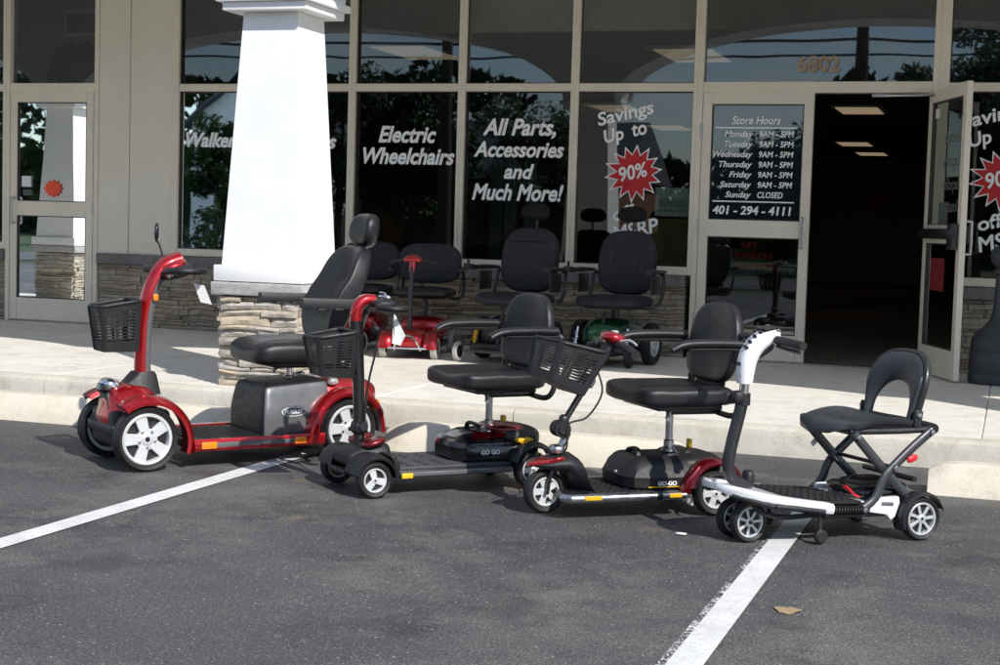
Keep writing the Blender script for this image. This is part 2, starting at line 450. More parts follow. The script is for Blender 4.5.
# concrete wheel stops
def wheel_stop(x0, x1, label):
    bm = B(); n = 26; rs = []
    for i in range(n + 1):
        u = i / n; x = x0 + (x1 - x0) * u
        e = min(1, min(u, 1 - u) * (x1 - x0) / .10); h = .145 * (.72 + .28 * e ** .6)
        wv = .008 * noise.noise(V((x * 3, 1, 0)))
        j = 0 if 0 < i < n else .012
        wz = .004 * noise.noise(V((x * 5, 2, 0)))
        rs.append([(x, -4.90 + wv, 0), (x, -4.893 + wv + j, .03), (x, -4.852 + wv + j, h - .012 + wz), (x, -4.838 + j, h + wz), (x, -4.74, h + wz), (x, -4.726 - j, h - .012), (x, -4.69, 0)])
    rings(bm, rs)
    return tag(obj('concrete_wheel_stop', bm, 'stop', angle=30), label, 'wheel stop', 'concrete wheel stops in front of the kerb')
wheel_stop(-5.75, -3.72, 'long concrete wheel stop behind the front wheels of the large red scooter')
wheel_stop(-3.03, -1.46, 'concrete wheel stop behind the two small mobility scooters with baskets')
wheel_stop(-.33, 1.45, 'concrete wheel stop at the right, behind the white folding scooter')

# ------------------------------------------------------------------ the shop building
bld = thing('shop_building', 'beige storefront with large tinted windows, stone base and white arched canopy on pillars', 'building', (0, 0, 0))
Z0, ZH, ZT, ZTOP = .15, 2.28, 2.345, 3.62
FY0, FY1, GY = 0.0, .115, .055
X = V((1, 0, 0)); Zd = V((0, 0, 1))
def glass(bm, x0, x1, z0, z1, y=GY):
    bm.faces.new([bm.verts.new(p) for p in ((x0, y, z0), (x1, y, z0), (x1, y, z1), (x0, y, z1))])
def gl(name, parent, x0, x1, z0, z1, y=GY):
    bm = B(); glass(bm, x0, x1, z0, z1, y); return obj(name, bm, 'glass', parent, angle=0)
HW = .033
def window_bay(x0, x1, label=None, wl=HW, wr=HW, zs=.815, split=True):
    bm = B()
    bx(bm, x0, x0 + wl, FY0, FY1, zs, ZTOP, .003); bx(bm, x1 - wr, x1, FY0, FY1, zs, ZTOP, .003)
    bx(bm, x0 + wl, x1 - wr, FY0 + .004, FY1 - .004, zs, zs + .065, .003)
    bx(bm, x0 + wl, x1 - wr, FY0 + .004, FY1 - .004, ZH, ZT, .003)
    bx(bm, x0 + wl, x1 - wr, FY0 + .004, FY1 - .004, ZTOP - .06, ZTOP, .003)
    for za, zb in ((zs + .065, ZH), (ZT, ZTOP - .06)):       # thin dark glazing bead round each opening
        for a, b in ((x0 + wl, x0 + wl + .008), (x1 - wr - .008, x1 - wr)): bx(bm, a, b, .030, .05, za, zb, 0, 1)
        bx(bm, x0 + wl + .008, x1 - wr - .008, .030, .05, za, za + .008, 0, 1)
        bx(bm, x0 + wl + .008, x1 - wr - .008, .030, .05, zb - .008, zb, 0, 1)
    wdw = obj('window', bm, ['frame', 'joint'], bld)
    if label: wdw['label'] = label
    gl('pane', wdw, x0 + wl, x1 - wr, zs + .065, ZH); gl('transom_pane', wdw, x0 + wl, x1 - wr, ZT, ZTOP - .06)
    return wdw
LY = .046
def let(wdw, specs, mat='vinyl_letter', name='lettering'):
    return merge_text(name, [(s, (x, LY, z), X, Zd, kw) for s, x, z, kw in specs], mat, wdw)
SC = dict(shear=.28, bold=.030, align='CENTER')
for a, b in ((-13.97, -12.97), (-12.97, -11.97), (-11.97, -10.97), (-10.97, -9.97), (-9.97, -8.97)): wl_ = window_bay(a, b)
w1 = window_bay(-7.205, -5.458, 'wide window behind the white pillar', .06)
w2 = window_bay(-5.458, -4.457); w3 = window_bay(-4.457, -3.475); w4 = window_bay(-3.475, -2.46)
let(w1, [('Walker', -6.835, 1.795, dict(shear=.28, bold=.030, align='CENTER', height=.125, width=.51)), ('s', -5.655, 1.795, dict(shear=.28, bold=.030, align='CENTER', height=.085))])
let(w2, [('Electric', -4.955, 1.855, dict(SC, height=.135, width=.53)), ('Wheelchairs', -4.94, 1.672, dict(SC, height=.135, width=.84))])
let(w3, [('All Parts,', -3.955, 1.925, dict(SC, height=.135, width=.64)), ('Accessories', -3.955, 1.745, dict(SC, height=.125, width=.79)),
         ('and', -3.945, 1.565, dict(SC, height=.12, width=.265)), ('Much More!', -3.955, 1.385, dict(SC, height=.135, width=.80))])
def burst(wdw, cx, cz, r, n=14):
    for nm, k, y, mt in (('starburst_edge', 1.0, LY + .001, 'vinyl_letter'), ('starburst', .88, LY - .002, 'red_sign')):
        bm = B(); rr = random.Random(4); ring = []
        for i in range(2 * n):
            a = 2 * pi * i / (2 * n) + .15; q = r * k * (rr.uniform(.92, 1.05) if i % 2 == 0 else (.62 if k == 1 else .645))
            ring.append(bm.verts.new((cx + cos(a) * q, y, cz + sin(a) * q)))
        c = bm.verts.new((cx, y, cz))
        for i in range(2 * n): bm.faces.new((c, ring[i], ring[(i + 1) % (2 * n)]))
        obj(nm, bm, mt, wdw, angle=0)
def slant(a): return V((cos(R(a)), 0, sin(R(a)))), V((-sin(R(a)), 0, cos(R(a))))
def savings(wdw, dx, dz=0):
    xd, yd = slant(13); K = dict(shear=.12, bold=.022)
    merge_text('lettering', [('Savings', (-3.275 + dx, LY, 2.005 + dz), xd, yd, dict(K, height=.105, width=.475)),
                             ('Up', (-3.215 + dx, LY, 1.865 + dz), xd, yd, dict(K, height=.105, width=.165)), ('to', (-2.985 + dx, LY, 1.92 + dz), xd, yd, dict(K, height=.095, width=.125)),
                             ('off', (-3.12 + dx, LY, 1.235 + dz), xd, yd, dict(K, height=.105, width=.19)),
                             ('MSRP', (-3.11 + dx, LY, 1.075 + dz), xd, yd, dict(K, height=.115, width=.385))], 'vinyl_letter', wdw)
    burst(wdw, -2.962 + dx, 1.625 + dz, .25)
    merge_text('percent_lettering', [('90%', (-3.075 + dx, LY - .006, 1.555 + dz), xd, yd, dict(K, height=.115, width=.235))], 'vinyl_letter', wdw)
savings(w4, 0)
w5 = window_bay(-.615, .42, 'window right of the open door', .075)
savings(w5, 2.845)
for a, b in ((.42, 1.42), (1.42, 2.42), (2.42, 3.42), (3.42, 4.42), (4.42, 5.42)): window_bay(a, b)
# wall panels left of the wide window and at both ends
bm = B()
for a, b in ((-7.972, -7.652), (-7.646, -7.208)): bx(bm, a, b, .012, FY1, .81, ZTOP, .003)
bx(bm, -7.652, -7.646, .022, FY1, .81, ZTOP, 0, 1)
obj('wall_panel', bm, ['panel', 'joint'], bld)
bm = B(); bx(bm, -14.6, -13.975, .012, FY1 + .1, .15, ZTOP); bx(bm, 5.425, 8.5, .012, FY1 + .1, .15, ZTOP)
obj('end_wall', bm, 'panel', bld)
bm = B(); bx(bm, -14.6, 8.5, 0.0, .3, ZTOP + .002, 4.6); obj('upper_wall', bm, 'panel', bld)

def stone_band(name, x0, x1, z0, z1, y, mat, parent, place=None, length=(.07, .34), rows=None, depth=.034, seed=3, wrap=None):
    """stacked ledge stone: every stone an irregular bevelled block, all of one band one mesh"""
    rr = random.Random(seed); bm = B(); lay = bm.faces.layers.float.new('tone')
    z = z0
    while z < z1 - .012:
        h = rr.uniform(.020, .054)
        if z1 - z - h < .022: h = z1 - z
        x = x0
        while x < x1 - .001:
            L = rr.uniform(*length)
            if x1 - x - L < .07: L = x1 - x
            pr = rr.uniform(.0, depth); tone = rr.random()
            nx, nz = max(2, int(L / .035)), 2
            g = .003; pts = {}
            for i in range(nx + 1):
                for k in range(nz + 1):
                    px = x + g + (L - 2 * g) * i / nx; pz = z + g * .6 + (h - g * 1.2) * k / nz
                    edge = i in (0, nx) or k in (0, nz)
                    py = -pr + (.010 if edge else 0) + noise.noise(V((px * 19, pz * 26, seed * 3.1))) * .014
                    pz += noise.noise(V((px * 14, pz * 9, 5))) * .004 if 0 < i < nx else 0
                    pts[i, k] = bm.verts.new((px, y + py, pz))
            def face(*q):
                f = bm.faces.new(q); f[lay] = tone
            for i in range(nx):
                for k in range(nz): face(pts[i, k], pts[i + 1, k], pts[i + 1, k + 1], pts[i, k + 1])
            back = {}
            per = [(i, 0) for i in range(nx + 1)] + [(nx, k) for k in range(1, nz + 1)] + [(i, nz) for i in range(nx - 1, -1, -1)] + [(0, k) for k in range(nz - 1, 0, -1)]
            for q in per: back[q] = bm.verts.new((pts[q].co.x, y + .03, pts[q].co.z))
            for a, b in zip(per, per[1:] + per[:1]): face(pts[b], pts[a], back[a], back[b])
            x += L
        z += h
    for v in bm.verts:
        e_ = min(1, (v.co.z - z0) / .06, (z1 - v.co.z) / .06); v.co.z += max(0, e_) * noise.noise(V((v.co.x * 5, v.co.z * 4, seed))) * .016
    if place: bm.transform(place)
    return bm
def wainscot(x0, x1, seed):
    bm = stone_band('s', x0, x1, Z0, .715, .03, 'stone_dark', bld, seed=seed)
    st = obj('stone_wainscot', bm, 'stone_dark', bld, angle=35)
    b2 = B(); bx(b2, x0, x1, .045, .2, Z0, .715); obj('mortar_bed', b2, 'mortar', st)
    b3 = B(); n = max(1, int((x1 - x0) / 1.1)); s = (x1 - x0) / n
    for i in range(n): bx(b3, x0 + i * s + .002, x0 + (i + 1) * s - .002, -.035, .13, .716, .812, .008)
    obj('stone_ledge', b3, 'ledge', bld)
wainscot(-7.962, -2.502, 11); wainscot(-13.97, -8.975, 12); wainscot(-.54, 5.42, 13)

# glazed doors
def door_leaf(wd, mat4, handle_side, parent, label, low=True, closer=False, handle_sign=-1):
    """leaf in local coords: hinge edge at x=0, free edge at x=wd, z 0..2.1, outside face at y=-.02"""
    bm = B(); y0, y1 = -.022, .022; H = 2.112; st = .075
    bx(bm, 0, st, y0, y1, 0, H, .003); bx(bm, wd - st, wd, y0, y1, 0, H, .003)
    bx(bm, st, wd - st, y0, y1, 0, .205, .003); bx(bm, st, wd - st, y0, y1, .97, 1.105, .003); bx(bm, st, wd - st, y0, y1, H - .095, H, .003)
    for za, zb in ((.205, .97), (1.105, H - .095)):
        for a, b in ((st, st + .008), (wd - st - .008, wd - st)): bx(bm, a, b, -.017, .017, za, zb, 0, 1)
        bx(bm, st + .008, wd - st - .008, -.017, .017, za, za + .008, 0, 1); bx(bm, st + .008, wd - st - .008, -.017, .017, zb - .008, zb, 0, 1)
    bm.transform(mat4); d = obj('door', bm, ['frame', 'joint'], parent); d['label'] = label
    for za, zb in ((.205, .97), (1.105, H - .095)):
        b2 = B(); glass(b2, st, wd - st, za, zb, 0); b2.transform(mat4); obj('pane', b2, 'glass', d, angle=0)
    b3 = B(); hx = wd - .055; s = handle_sign
    tube(b3, [(hx, s * .022, .90), (hx, s * .07, .90), (hx, s * .075, .93), (hx, s * .075, 1.10), (hx, s * .07, 1.13), (hx, s * .022, 1.13)], .011, 10, 3)
    b3.transform(mat4); obj('handle', b3, 'steel', d)
    for hz in (.3, 1.05, 1.8):
        b4 = B(); tube(b4, [(-.006, -.028, hz - .06), (-.006, -.028, hz + .06)], .010, 10); b4.transform(mat4); obj('hinge', b4, 'steel', d)
    return d
def door_frame(x0, x1, parent, header_split=None):
    bm = B()
    bx(bm, x0, x0 + .045, FY0, FY1, Z0, ZTOP, .003); bx(bm, x1 - .045, x1, FY0, FY1, Z0, ZTOP, .003)
    bx(bm, x0 + .045, x1 - .045, FY0 + .003, FY1 - .004, ZH - .01, ZT + .01, .003); bx(bm, x0 + .045, x1 - .045, FY0 + .004, FY1 - .004, ZTOP - .06, ZTOP, .003)
    bx(bm, x0 + .045, x1 - .045, -.01, .12, Z0 + .001, Z0 + .012, .003, 1)
    f = obj('door_frame', bm, ['frame', 'steel'], bld)
    gl('transom_pane', f, x0 + .045, x1 - .045, ZT + .01, ZTOP - .06)
    return f
dfl = door_frame(-8.97, -7.972, bld); dfr = door_frame(-2.46, -.615, bld)
ml = Matrix.Translation((-8.027, .03, Z0 + .014)) @ Matrix.Scale(-1, 4, (1, 0, 0))
d1 = door_leaf(.895, ml, 1, bld, 'closed glazed door with an orange sticker')
mr = Matrix.Translation((-2.412, .03, Z0 + .014))
d2 = door_leaf(.872, mr, 1, bld, 'closed glazed door lettered with store hours')
ang = math.atan2(-.885, .315)
mo = Matrix.Translation((-.655, -.012, Z0 + .014)) @ Matrix.Rotation(ang, 4, 'Z') @ Matrix.Scale(-1, 4, (0, 1, 0))
d3 = door_leaf(.885, mo, 1, bld, 'glazed door standing open')
# push bar and closer of the open door (inside face looks left)
b = B(); box(b, (.45, .055, 1.04), (.80, .045, .075), None, .008); box(b, (.80, .05, 1.02), (.12, .05, .19), None, .01); b.transform(mo); obj('push_bar', b, 'metalblk', d3)
b = B(); tube(b, [(-1.02, .05, 2.255), (-.93, .02, 2.25), (-.76, -.03, 2.245), (-.60, -.16, 2.24)], .010, 8); box(b, (-1.03, .06, 2.255), (.16, .04, .03), None, .006); obj('door_closer', b, 'steel', dfr)
merge_text('back_lettering', [(s, mo @ V((.78, .003, z)), (mo.to_3x3() @ V((-1, 0, 0))), Zd, dict(shear=.2, bold=.015, width=.42, height=.085)) for s, z in (('Rentals', 1.70), ('Repairs', 1.53), ('Recycling', 1.36), ('Donations', 1.20))], 'letter_dim', d3)
b = B(); b.faces.new([b.verts.new(mo @ V(p)) for p in ((.16, .004, .62), (.16, .004, .86), (.50, .004, .86), (.50, .004, .62))]); obj('red_notice', b, 'dimred', d3, angle=0)
b = B(); b.faces.new([b.verts.new(mo @ V(p)) for p in ((.30, .004, 1.07), (.30, .004, 1.27), (.52, .004, 1.27), (.52, .004, 1.07))]); obj('small_sticker', b, 'ink', d3, angle=0)
b = B(); b.faces.new([b.verts.new(mo @ V(p)) for p in ((.115, .004, 1.90), (.115, .004, 1.97), (.21, .004, 1.97), (.21, .004, 1.90))]); obj('white_sticker', b, 'paper', d3, angle=0)
# store hours on the closed right-hand door
hy = .018
W_ = dict(Monday=.225, Tuesday=.225, Wednesday=.315, Thursday=.265, Friday=.18, Saturday=.25, Sunday=.205)
rows = [('Monday', '9AM - 5PM'), ('Tuesday', '9AM - 5PM'), ('Wednesday', '9AM - 5PM'), ('Thursday', '9AM - 5PM'), ('Friday', '9AM - 5PM'), ('Saturday', '9AM - 5PM'), ('Sunday', 'CLOSED')]
sp = [('Store Hours', (-1.985, hy, 2.025), X, Zd, dict(shear=.25, bold=.020, align='CENTER', height=.062, width=.385))]
for i, (a, c) in enumerate(rows):
    z = 1.925 - i * .0795
    sp.append((a, (-2.005, hy, z), X, Zd, dict(shear=.25, bold=.020, align='RIGHT', height=.046, width=W_[a])))
    sp.append((c, (-1.955, hy, z), X, Zd, dict(shear=.15, bold=.020, height=.046, width=.27 if c[0] == '9' else .20)))
sp.append(('401 - 294 - 4111', (-1.995, hy, 1.315), X, Zd, dict(shear=.12, bold=.028, align='CENTER', height=.066, width=.62)))
merge_text('store_hours_lettering', sp, 'vinyl_letter', d2)
b = B()
for z in (1.990, 1.410):
    b = B(); b.faces.new([b.verts.new(p) for p in ((-2.31, hy, z), (-1.665, hy, z), (-1.665, hy, z + .010), (-2.31, hy, z + .010))])
    obj('sign_rule', b, 'vinyl_letter', d2, angle=0)
b = B(); bx(b, -2.333, -1.619, .034, .038, 1.275, 2.155); obj('sky_reflection_sheet', b, 'skyreflect', d2, angle=0)  # added sheet, its blue standing in for sky reflected in the door glass
sp = [(s, (x, .026, z), X, Zd, dict(bold=.02, height=.055, align='CENTER', width=wd)) for s, x, z, wd in (('HELP', -1.98, 1.03, .22), ('WANTED', -1.98, .95, .34), ('INQUIRE', -1.98, .87, .34))]
b = B(); b.faces.new([b.verts.new(p) for p in ((-2.17, .10, .80), (-1.97, .10, .80), (-1.97, .10, 1.04), (-2.17, .10, 1.04))]); obj('paper_notice', b, 'ink', d2, angle=0)
b = B()
for x0, x1, z in ((-2.07, -1.90, 1.05), (-2.12, -1.80, .965), (-2.12, -1.80, .885)):
    for k in range(int((x1 - x0) / .045)): bx(b, x0 + k * .045, x0 + k * .045 + .033, .05, .052, z, z + .05)
obj('red_lettering_band', b, 'red_sign', d2, angle=0)
merge_text('house_number', [('6802', (-1.525, LY - .008, 2.435), X, Zd, dict(bold=.03, align='CENTER', height=.125, width=.33))], 'tan_num', dfr)
# stickers on the left door
b = B(); rr = random.Random(2); ring = []
for i in range(24):
    a = 2 * pi * i / 24; q = .105 * (1 if i % 2 == 0 else .74); ring.append(b.verts.new((-8.46 + cos(a) * q, .017, 1.39 + sin(a) * q * .8)))
b.faces.new(ring); obj('orange_sticker', b, 'orange_sign', d1, angle=0)
b = B(); b.faces.new([b.verts.new(p) for p in ((-8.80, .017, 1.40), (-8.70, .017, 1.40), (-8.70, .017, 1.50), (-8.80, .017, 1.50))]); obj('white_sticker', b, 'paper', d1, angle=0)
b = B(); b.faces.new([b.verts.new(p) for p in ((-8.785, .017, 1.32), (-8.69, .017, 1.32), (-8.69, .017, 1.375), (-8.785, .017, 1.375))]); obj('grey_sticker', b, 'ink', d1, angle=0)
# notice taped inside the window
b = B(); b.faces.new([b.verts.new(p) for p in ((-2.785, .062, 1.285), (-2.497, .062, 1.285), (-2.497, .062, 1.515), (-2.785, .062, 1.515))])
nb = obj('notice', b, 'pale_notice', None, angle=0); tag(nb, 'pale printed notice taped inside the window beside the starburst', 'notice')
b = B(); rr = random.Random(5)
for i in range(5): b.faces.new([b.verts.new(p) for p in ((-2.755, .0605, 1.42 - i * .014), (-2.755 + rr.uniform(.18, .23), .0605, 1.42 - i * .014), (-2.53, .0605, 1.425 - i * .014), (-2.755, .0605, 1.425 - i * .014))])
b.faces.new([b.verts.new(p) for p in ((-2.67, .0605, 1.475), (-2.62, .0605, 1.475), (-2.62, .0605, 1.482), (-2.67, .0605, 1.482))])
obj('printed_lines', b, 'ink', nb, angle=0)
merge_text('phone_lettering', [('401-487-7000', (-2.64, .0605, 1.315), X, Zd, dict(height=.03, width=.22, align='CENTER'))], 'ink', nb)

# interior
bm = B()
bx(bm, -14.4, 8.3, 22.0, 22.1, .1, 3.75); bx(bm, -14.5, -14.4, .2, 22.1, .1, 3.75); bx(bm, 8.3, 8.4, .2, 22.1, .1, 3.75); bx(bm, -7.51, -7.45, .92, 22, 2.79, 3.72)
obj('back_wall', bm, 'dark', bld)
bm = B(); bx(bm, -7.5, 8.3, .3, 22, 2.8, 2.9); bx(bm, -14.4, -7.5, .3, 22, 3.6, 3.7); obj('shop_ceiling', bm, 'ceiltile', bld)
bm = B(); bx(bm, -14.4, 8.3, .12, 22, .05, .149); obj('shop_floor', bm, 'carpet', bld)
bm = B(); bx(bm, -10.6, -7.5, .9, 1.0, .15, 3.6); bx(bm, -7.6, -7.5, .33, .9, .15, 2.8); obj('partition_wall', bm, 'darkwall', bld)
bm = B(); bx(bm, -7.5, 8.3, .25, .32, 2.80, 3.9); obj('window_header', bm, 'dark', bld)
for i, (x, y) in enumerate(((-1.99, 8.1), (-2.77, 15.4), (-2.76, 18.6), (-5.47, 1.5), (-5.15, 7.9), (-2.9, 1.9), (-5.24, 11.6), (.9, 4.2))):
    t_ = thing('ceiling_light', ['recessed ceiling light nearest the open doorway', 'middle ceiling light seen through the doorway', 'farthest ceiling light seen through the doorway', 'ceiling light seen through the window lettered Electric Wheelchairs', 'ceiling light seen low through the starburst window, nearer of two',
               'ceiling light seen in the transom above the starburst window', 'ceiling light seen low through the starburst window, farther of two', 'ceiling light behind the right window'][i], 'ceiling light', (x, y, 2.8), 0, 'fluorescent ceiling lights in the shop')
    b = B(); bx(b, -.32, .32, -.62, .62, -.02, -.001, .004); obj('housing', b, 'white', t_)
    b = B(); bx(b, -.26, .26, -.50, .50, -.028, -.022); obj('diffuser', b, 'lamp', t_)
# things dimly seen behind the glass
b = B(); prism(b, [(-.30, -.02), (-.34, .18), (-.25, .40), (-.12, .47), (0, .44), (.12, .47), (.25, .40), (.34, .18), (.30, -.02), (.26, .1), (.22, .25), (.22, -.05), (-.22, -.05), (-.22, .25), (-.26, .1)], -.05, -.01, 'y', .006)
b.transform(Matrix.Translation((-8.78, .88, 2.36)))
j = tag(obj('sports_jersey', b, 'jersey', None), 'dark sports jersey hung on the wall above the left door', 'jersey')
b = B(); tube(b, [(-8.90, .835, 2.82), (-8.78, .83, 2.78), (-8.66, .835, 2.82)], .008, 6, 3); obj('collar', b, 'ink', j)
pf = thing('picture_frame', 'small framed picture above the jersey behind the transom glass', 'picture', (-8.75, .89, 3.02))
b = B(); bx(b, -.20, .20, -.02, 0, -.13, .13, .004); obj('frame', b, 'soffit', pf)
b = B(); bx(b, -.165, .165, -.024, -.021, -.095, .095); obj('picture', b, 'ink', pf)
cb = thing('storage_cabinet', 'tan cabinet standing inside behind the notice window', 'cabinet', (-2.78, .75, .15))
b = B(); bx(b, -.26, .26, -.2, .2, 0, 1.12, .006); obj('body', b, 'tan', cb)
for s in (-1, 1):
    b = B(); bx(b, s * .13 - .122, s * .13 + .122, -.215, -.202, .05, 1.08, .003); obj('door', b, 'tan', cb)
for i, (x, c) in enumerate(((-4.33, 0), (-4.20, 1), (-4.02, 2))):
    b = B(); n = 10
    pts = [(x - .06 + .012 * k, .62 + .012 * (k % 2)) for k in range(n)] + [(x - .06 + .012 * k, .64 + .012 * (k % 2)) for k in range(n - 1, -1, -1)]
    prism(b, pts, .2, 1.75, 'z')
    tag(obj('vertical_blind', b, 'curtain', None), ['leftmost pale blind strip hanging behind the All Parts window', 'middle pale blind strip hanging behind the All Parts window', 'rightmost pale blind strip hanging behind the All Parts window'][i], 'blind', 'blind strips behind the window')
es = thing('exit_sign', 'dim red sign on the back wall seen through the open doorway', 'sign', (-2.9, 21.95, 1.95))
b = B(); bx(b, -.22, .22, -.04, 0, -.13, .13, .008); obj('face', b, 'darkred', es)

# canopy with arches on pillars
PX = [-17.0, -10.78, -4.30, 1.72, 7.9]; PYC = -3.58
ZS, RISE = 2.50, .80
bm = B(); ya, yb = PYC - .29, PYC + .29
ns = 40
for a, c in zip(PX[:-1], PX[1:]):
    x0, x1 = a + .27, c - .27; xc, hw = (x0 + x1) / 2, (x1 - x0) / 2
    col_ = []
    for k in range(ns + 1):
        u = -cos(pi * k / ns); z = ZS + RISE * math.sqrt(max(0, 1 - u * u)); col_.append((xc + u * hw, z))
    pts = [(a, 4.2), (a, ZS)] + col_ + [(c, ZS), (c, 4.2)]
    t_ = B()
    for (p, q) in zip(pts[1:-2], pts[2:-1]):
        if q[0] - p[0] < 1e-6: continue
        for y, fl in ((ya, 0), (yb, 1)):
            f = [(p[0], y, p[1]), (q[0], y, q[1]), (q[0], y, 4.2), (p[0], y, 4.2)]
            t_.faces.new([t_.verts.new(v) for v in f])
        t_.faces.new([t_.verts.new(v) for v in ((p[0], ya, p[1]), (q[0], ya, q[1]), (q[0], yb, q[1]), (p[0], yb, p[1]))])
    join(bm, t_)
bmesh.ops.remove_doubles(bm, verts=bm.verts[:], dist=1e-4)
obj('canopy_beam', bm, 'white', bld, angle=30)
bm = B()
for a, c in zip(PX[:-1], PX[1:]):                # a raised moulding following each arch
    x0, x1 = a + .30, c - .30; xc, hw = (x0 + x1) / 2, (x1 - x0) / 2
    tube(bm, [(xc - cos(pi * k / ns) * hw, ya - .004, ZS + .03 + (RISE + .03) * math.sqrt(max(0, 1 - cos(pi * k / ns) ** 2))) for k in range(ns + 1)], .022, 6)
obj('arch_moulding', bm, 'white', bld)
bm = B(); bx(bm, -17, 8.5, yb + .002, -.002, 3.70, 3.78); obj('canopy_soffit', bm, 'soffit', bld)
bm = B(); bx(bm, -17, 8.5, ya - .1, .3, 4.21, 4.35); obj('canopy_roof', bm, 'white', bld)
def pillar(cx, seed):
    b = B()
    for s in range(4):
        hw = .262
        q = stone_band('s', -hw + .004, hw - .004, Z0, .695, -hw, 'stone', None, seed=seed + s, length=(.06, .34), depth=.036,
                       place=Matrix.Translation((cx, PYC, 0)) @ Matrix.Rotation(s * pi / 2, 4, 'Z'))
        me = bpy.data.meshes.new('x'); q.to_mesh(me); q.free(); b.from_mesh(me); bpy.data.meshes.remove(me)
    base = obj('pillar_stone_base', b, 'stone', bld, angle=35)
    b = B(); bx(b, cx - .245, cx + .245, PYC - .245, PYC + .245, Z0, .70); obj('mortar_core', b, 'mortar', base)
    b = B(); sq_ = B(); box(b, (cx, PYC, .742), (.615, .615, .078), None, .008, 2)
    bmesh.ops.subdivide_edges(b, edges=b.edges[:], cuts=5, use_grid_fill=True)
    for v in b.verts: v.co += V((noise.noise(v.co * 17), noise.noise(v.co * 17 + V((9, 0, 0))), noise.noise(v.co * 17 + V((0, 9, 0))))) * .006
    obj('pillar_cap_stone', b, 'cap', bld)
    b = B(); box(b, (cx, PYC, .834), (.59, .59, .096), None, .005)
    rings(b, [[(cx + sx * h, PYC + sy * h, z) for sx, sy in ((-1, -1), (1, -1), (1, 1), (-1, 1))] for h, z in ((.258, .883), (.180, 2.404))])
    obj('pillar_shaft', b, 'white', bld)
    b = B()
    for h, za, zb in ((.275, 2.405, 2.455), (.305, 2.455, 2.499)): box(b, (cx, PYC, (za + zb) / 2), (2 * h, 2 * h, zb - za - .002), None, .004)
    obj('pillar_capital', b, 'white', bld)
for i, x in enumerate(PX): pillar(x, 20 + 7 * i)

# ------------------------------------------------------------------ cigarette bin beside the open door
cbin = thing('cigarette_bin', 'slate grey cigarette bin with bulging base and thin neck by the open door', 'ashtray bin', (-.085, -.70, .15))
b = B(); lathe(b, [(.0, .0), (.19, .0), (.198, .02), (.200, .06), (.193, .075), (.198, .09), (.195, .22), (.188, .235), (.192, .25), (.185, .31), (.165, .355), (.12, .395), (.085, .43), (.06, .47), (.047, .55), (.040, .74), (.040, .775)], n=36); obj('base', b, 'binplastic', cbin)
b = B(); lathe(b, [(.040, .776), (.058, .785), (.060, .805), (.046, .815), (.046, .83), (.072, .86), (.085, .90), (.08, .94), (.055, .975), (.0, .985)], n=28); obj('head', b, 'binplastic', cbin)

# ------------------------------------------------------------------ shared vehicle parts
def wheel(parent, c, r, w, out=1, style=5, tyre='rubber', rimm='rim', rr_=.70, steer=0, nuts=False):
    """tyre (the wheel part) with a spoked rim as its sub-part; out=+1 outer face towards +y"""
    b = B(); ri = r * rr_; h = w / 2
    prof = [(ri, -h * .62), (ri + (r - ri) * .30, -h * .86), (ri + (r - ri) * .62, -h * .98), (r * .955, -h * .80), (r * .985, -h * .52), (r * .985, -h * .40), (r * .972, -h * .38), (r * .972, -h * .30), (r, -h * .28), (r, -h * .04), (r * .985, -h * .03),
            (r * .985, h * .03), (r, h * .04), (r, h * .28), (r * .972, h * .30), (r * .972, h * .38), (r * .985, h * .40), (r * .985, h * .52), (r * .955, h * .80), (ri + (r - ri) * .62, h * .98), (ri + (r - ri) * .30, h * .86), (ri, h * .62)]
    lathe(b, prof, (0, 0, 0), 'y', 44, closed=True)
    m = Matrix.Translation(c) @ Matrix.Rotation(steer, 4, 'Z')
    b.transform(m); wh = obj('wheel', b, tyre, parent, 40)
    b = B(); o = out
    lathe(b, [(ri * 1.01, -o * h * .6), (ri * 1.01, o * h * .66), (ri * .97, o * h * .74), (ri * .89, o * h * .70), (ri * .86, o * h * .45), (ri * .86, -o * h * .5)], (0, 0, 0), 'y', 44, closed=True)
    lathe(b, [(.0, o * h * .1), (ri * .86, o * h * .1), (ri * .86, -o * h * .1), (0, -o * h * .1)], (0, 0, 0), 'y', 30, mi=1)
    lathe(b, [(0, o * h * .70), (ri * .17, o * h * .70), (ri * .22, o * h * .62), (ri * .30, o * h * .56), (ri * .42, o * h * .52) if style == 5 else (ri * .30, o * h * .5), (ri * .42, o * h * .2) if style == 5 else (ri * .30, o * h * .2)], (0, 0, 0), 'y', 24)
    wi, wo = {3: (.50, .62), 4: (.36, .50), 5: (.36, .50), 7: (.16, .22)}[style]
    for k in range(style):
        a = 2 * pi * k / style + .3
        t_ = B()
        prism(t_, [(-wi * ri / 2, ri * .2), (-wo * ri / 2, ri * .90), (wo * ri / 2, ri * .90), (wi * ri / 2, ri * .2)], 0, o * h * .40, 'y', .003 if r > .1 else .0015, 1)
        t_.transform(Matrix.Rotation(a, 4, 'Y') @ Matrix.Translation((0, o * h * .18, 0)))
        join(b, t_)
    if nuts:
        for k in range(5):
            a = 2 * pi * k / 5 + .3 + pi / 5
            lathe(b, [(0, o * h * .64), (.007, o * h * .64), (.009, o * h * .5)], (cos(a) * ri * .33, 0, sin(a) * ri * .33), 'y', 8, mi=2)
    lathe(b, [(0, o * h * .74), (ri * .10, o * h * .73), (ri * .12, o * h * .6)], (0, 0, 0), 'y', 14, mi=1)
    b.transform(m); obj('rim', b, [rimm, 'metalblk', 'steel'], wh, 30)
    return wh
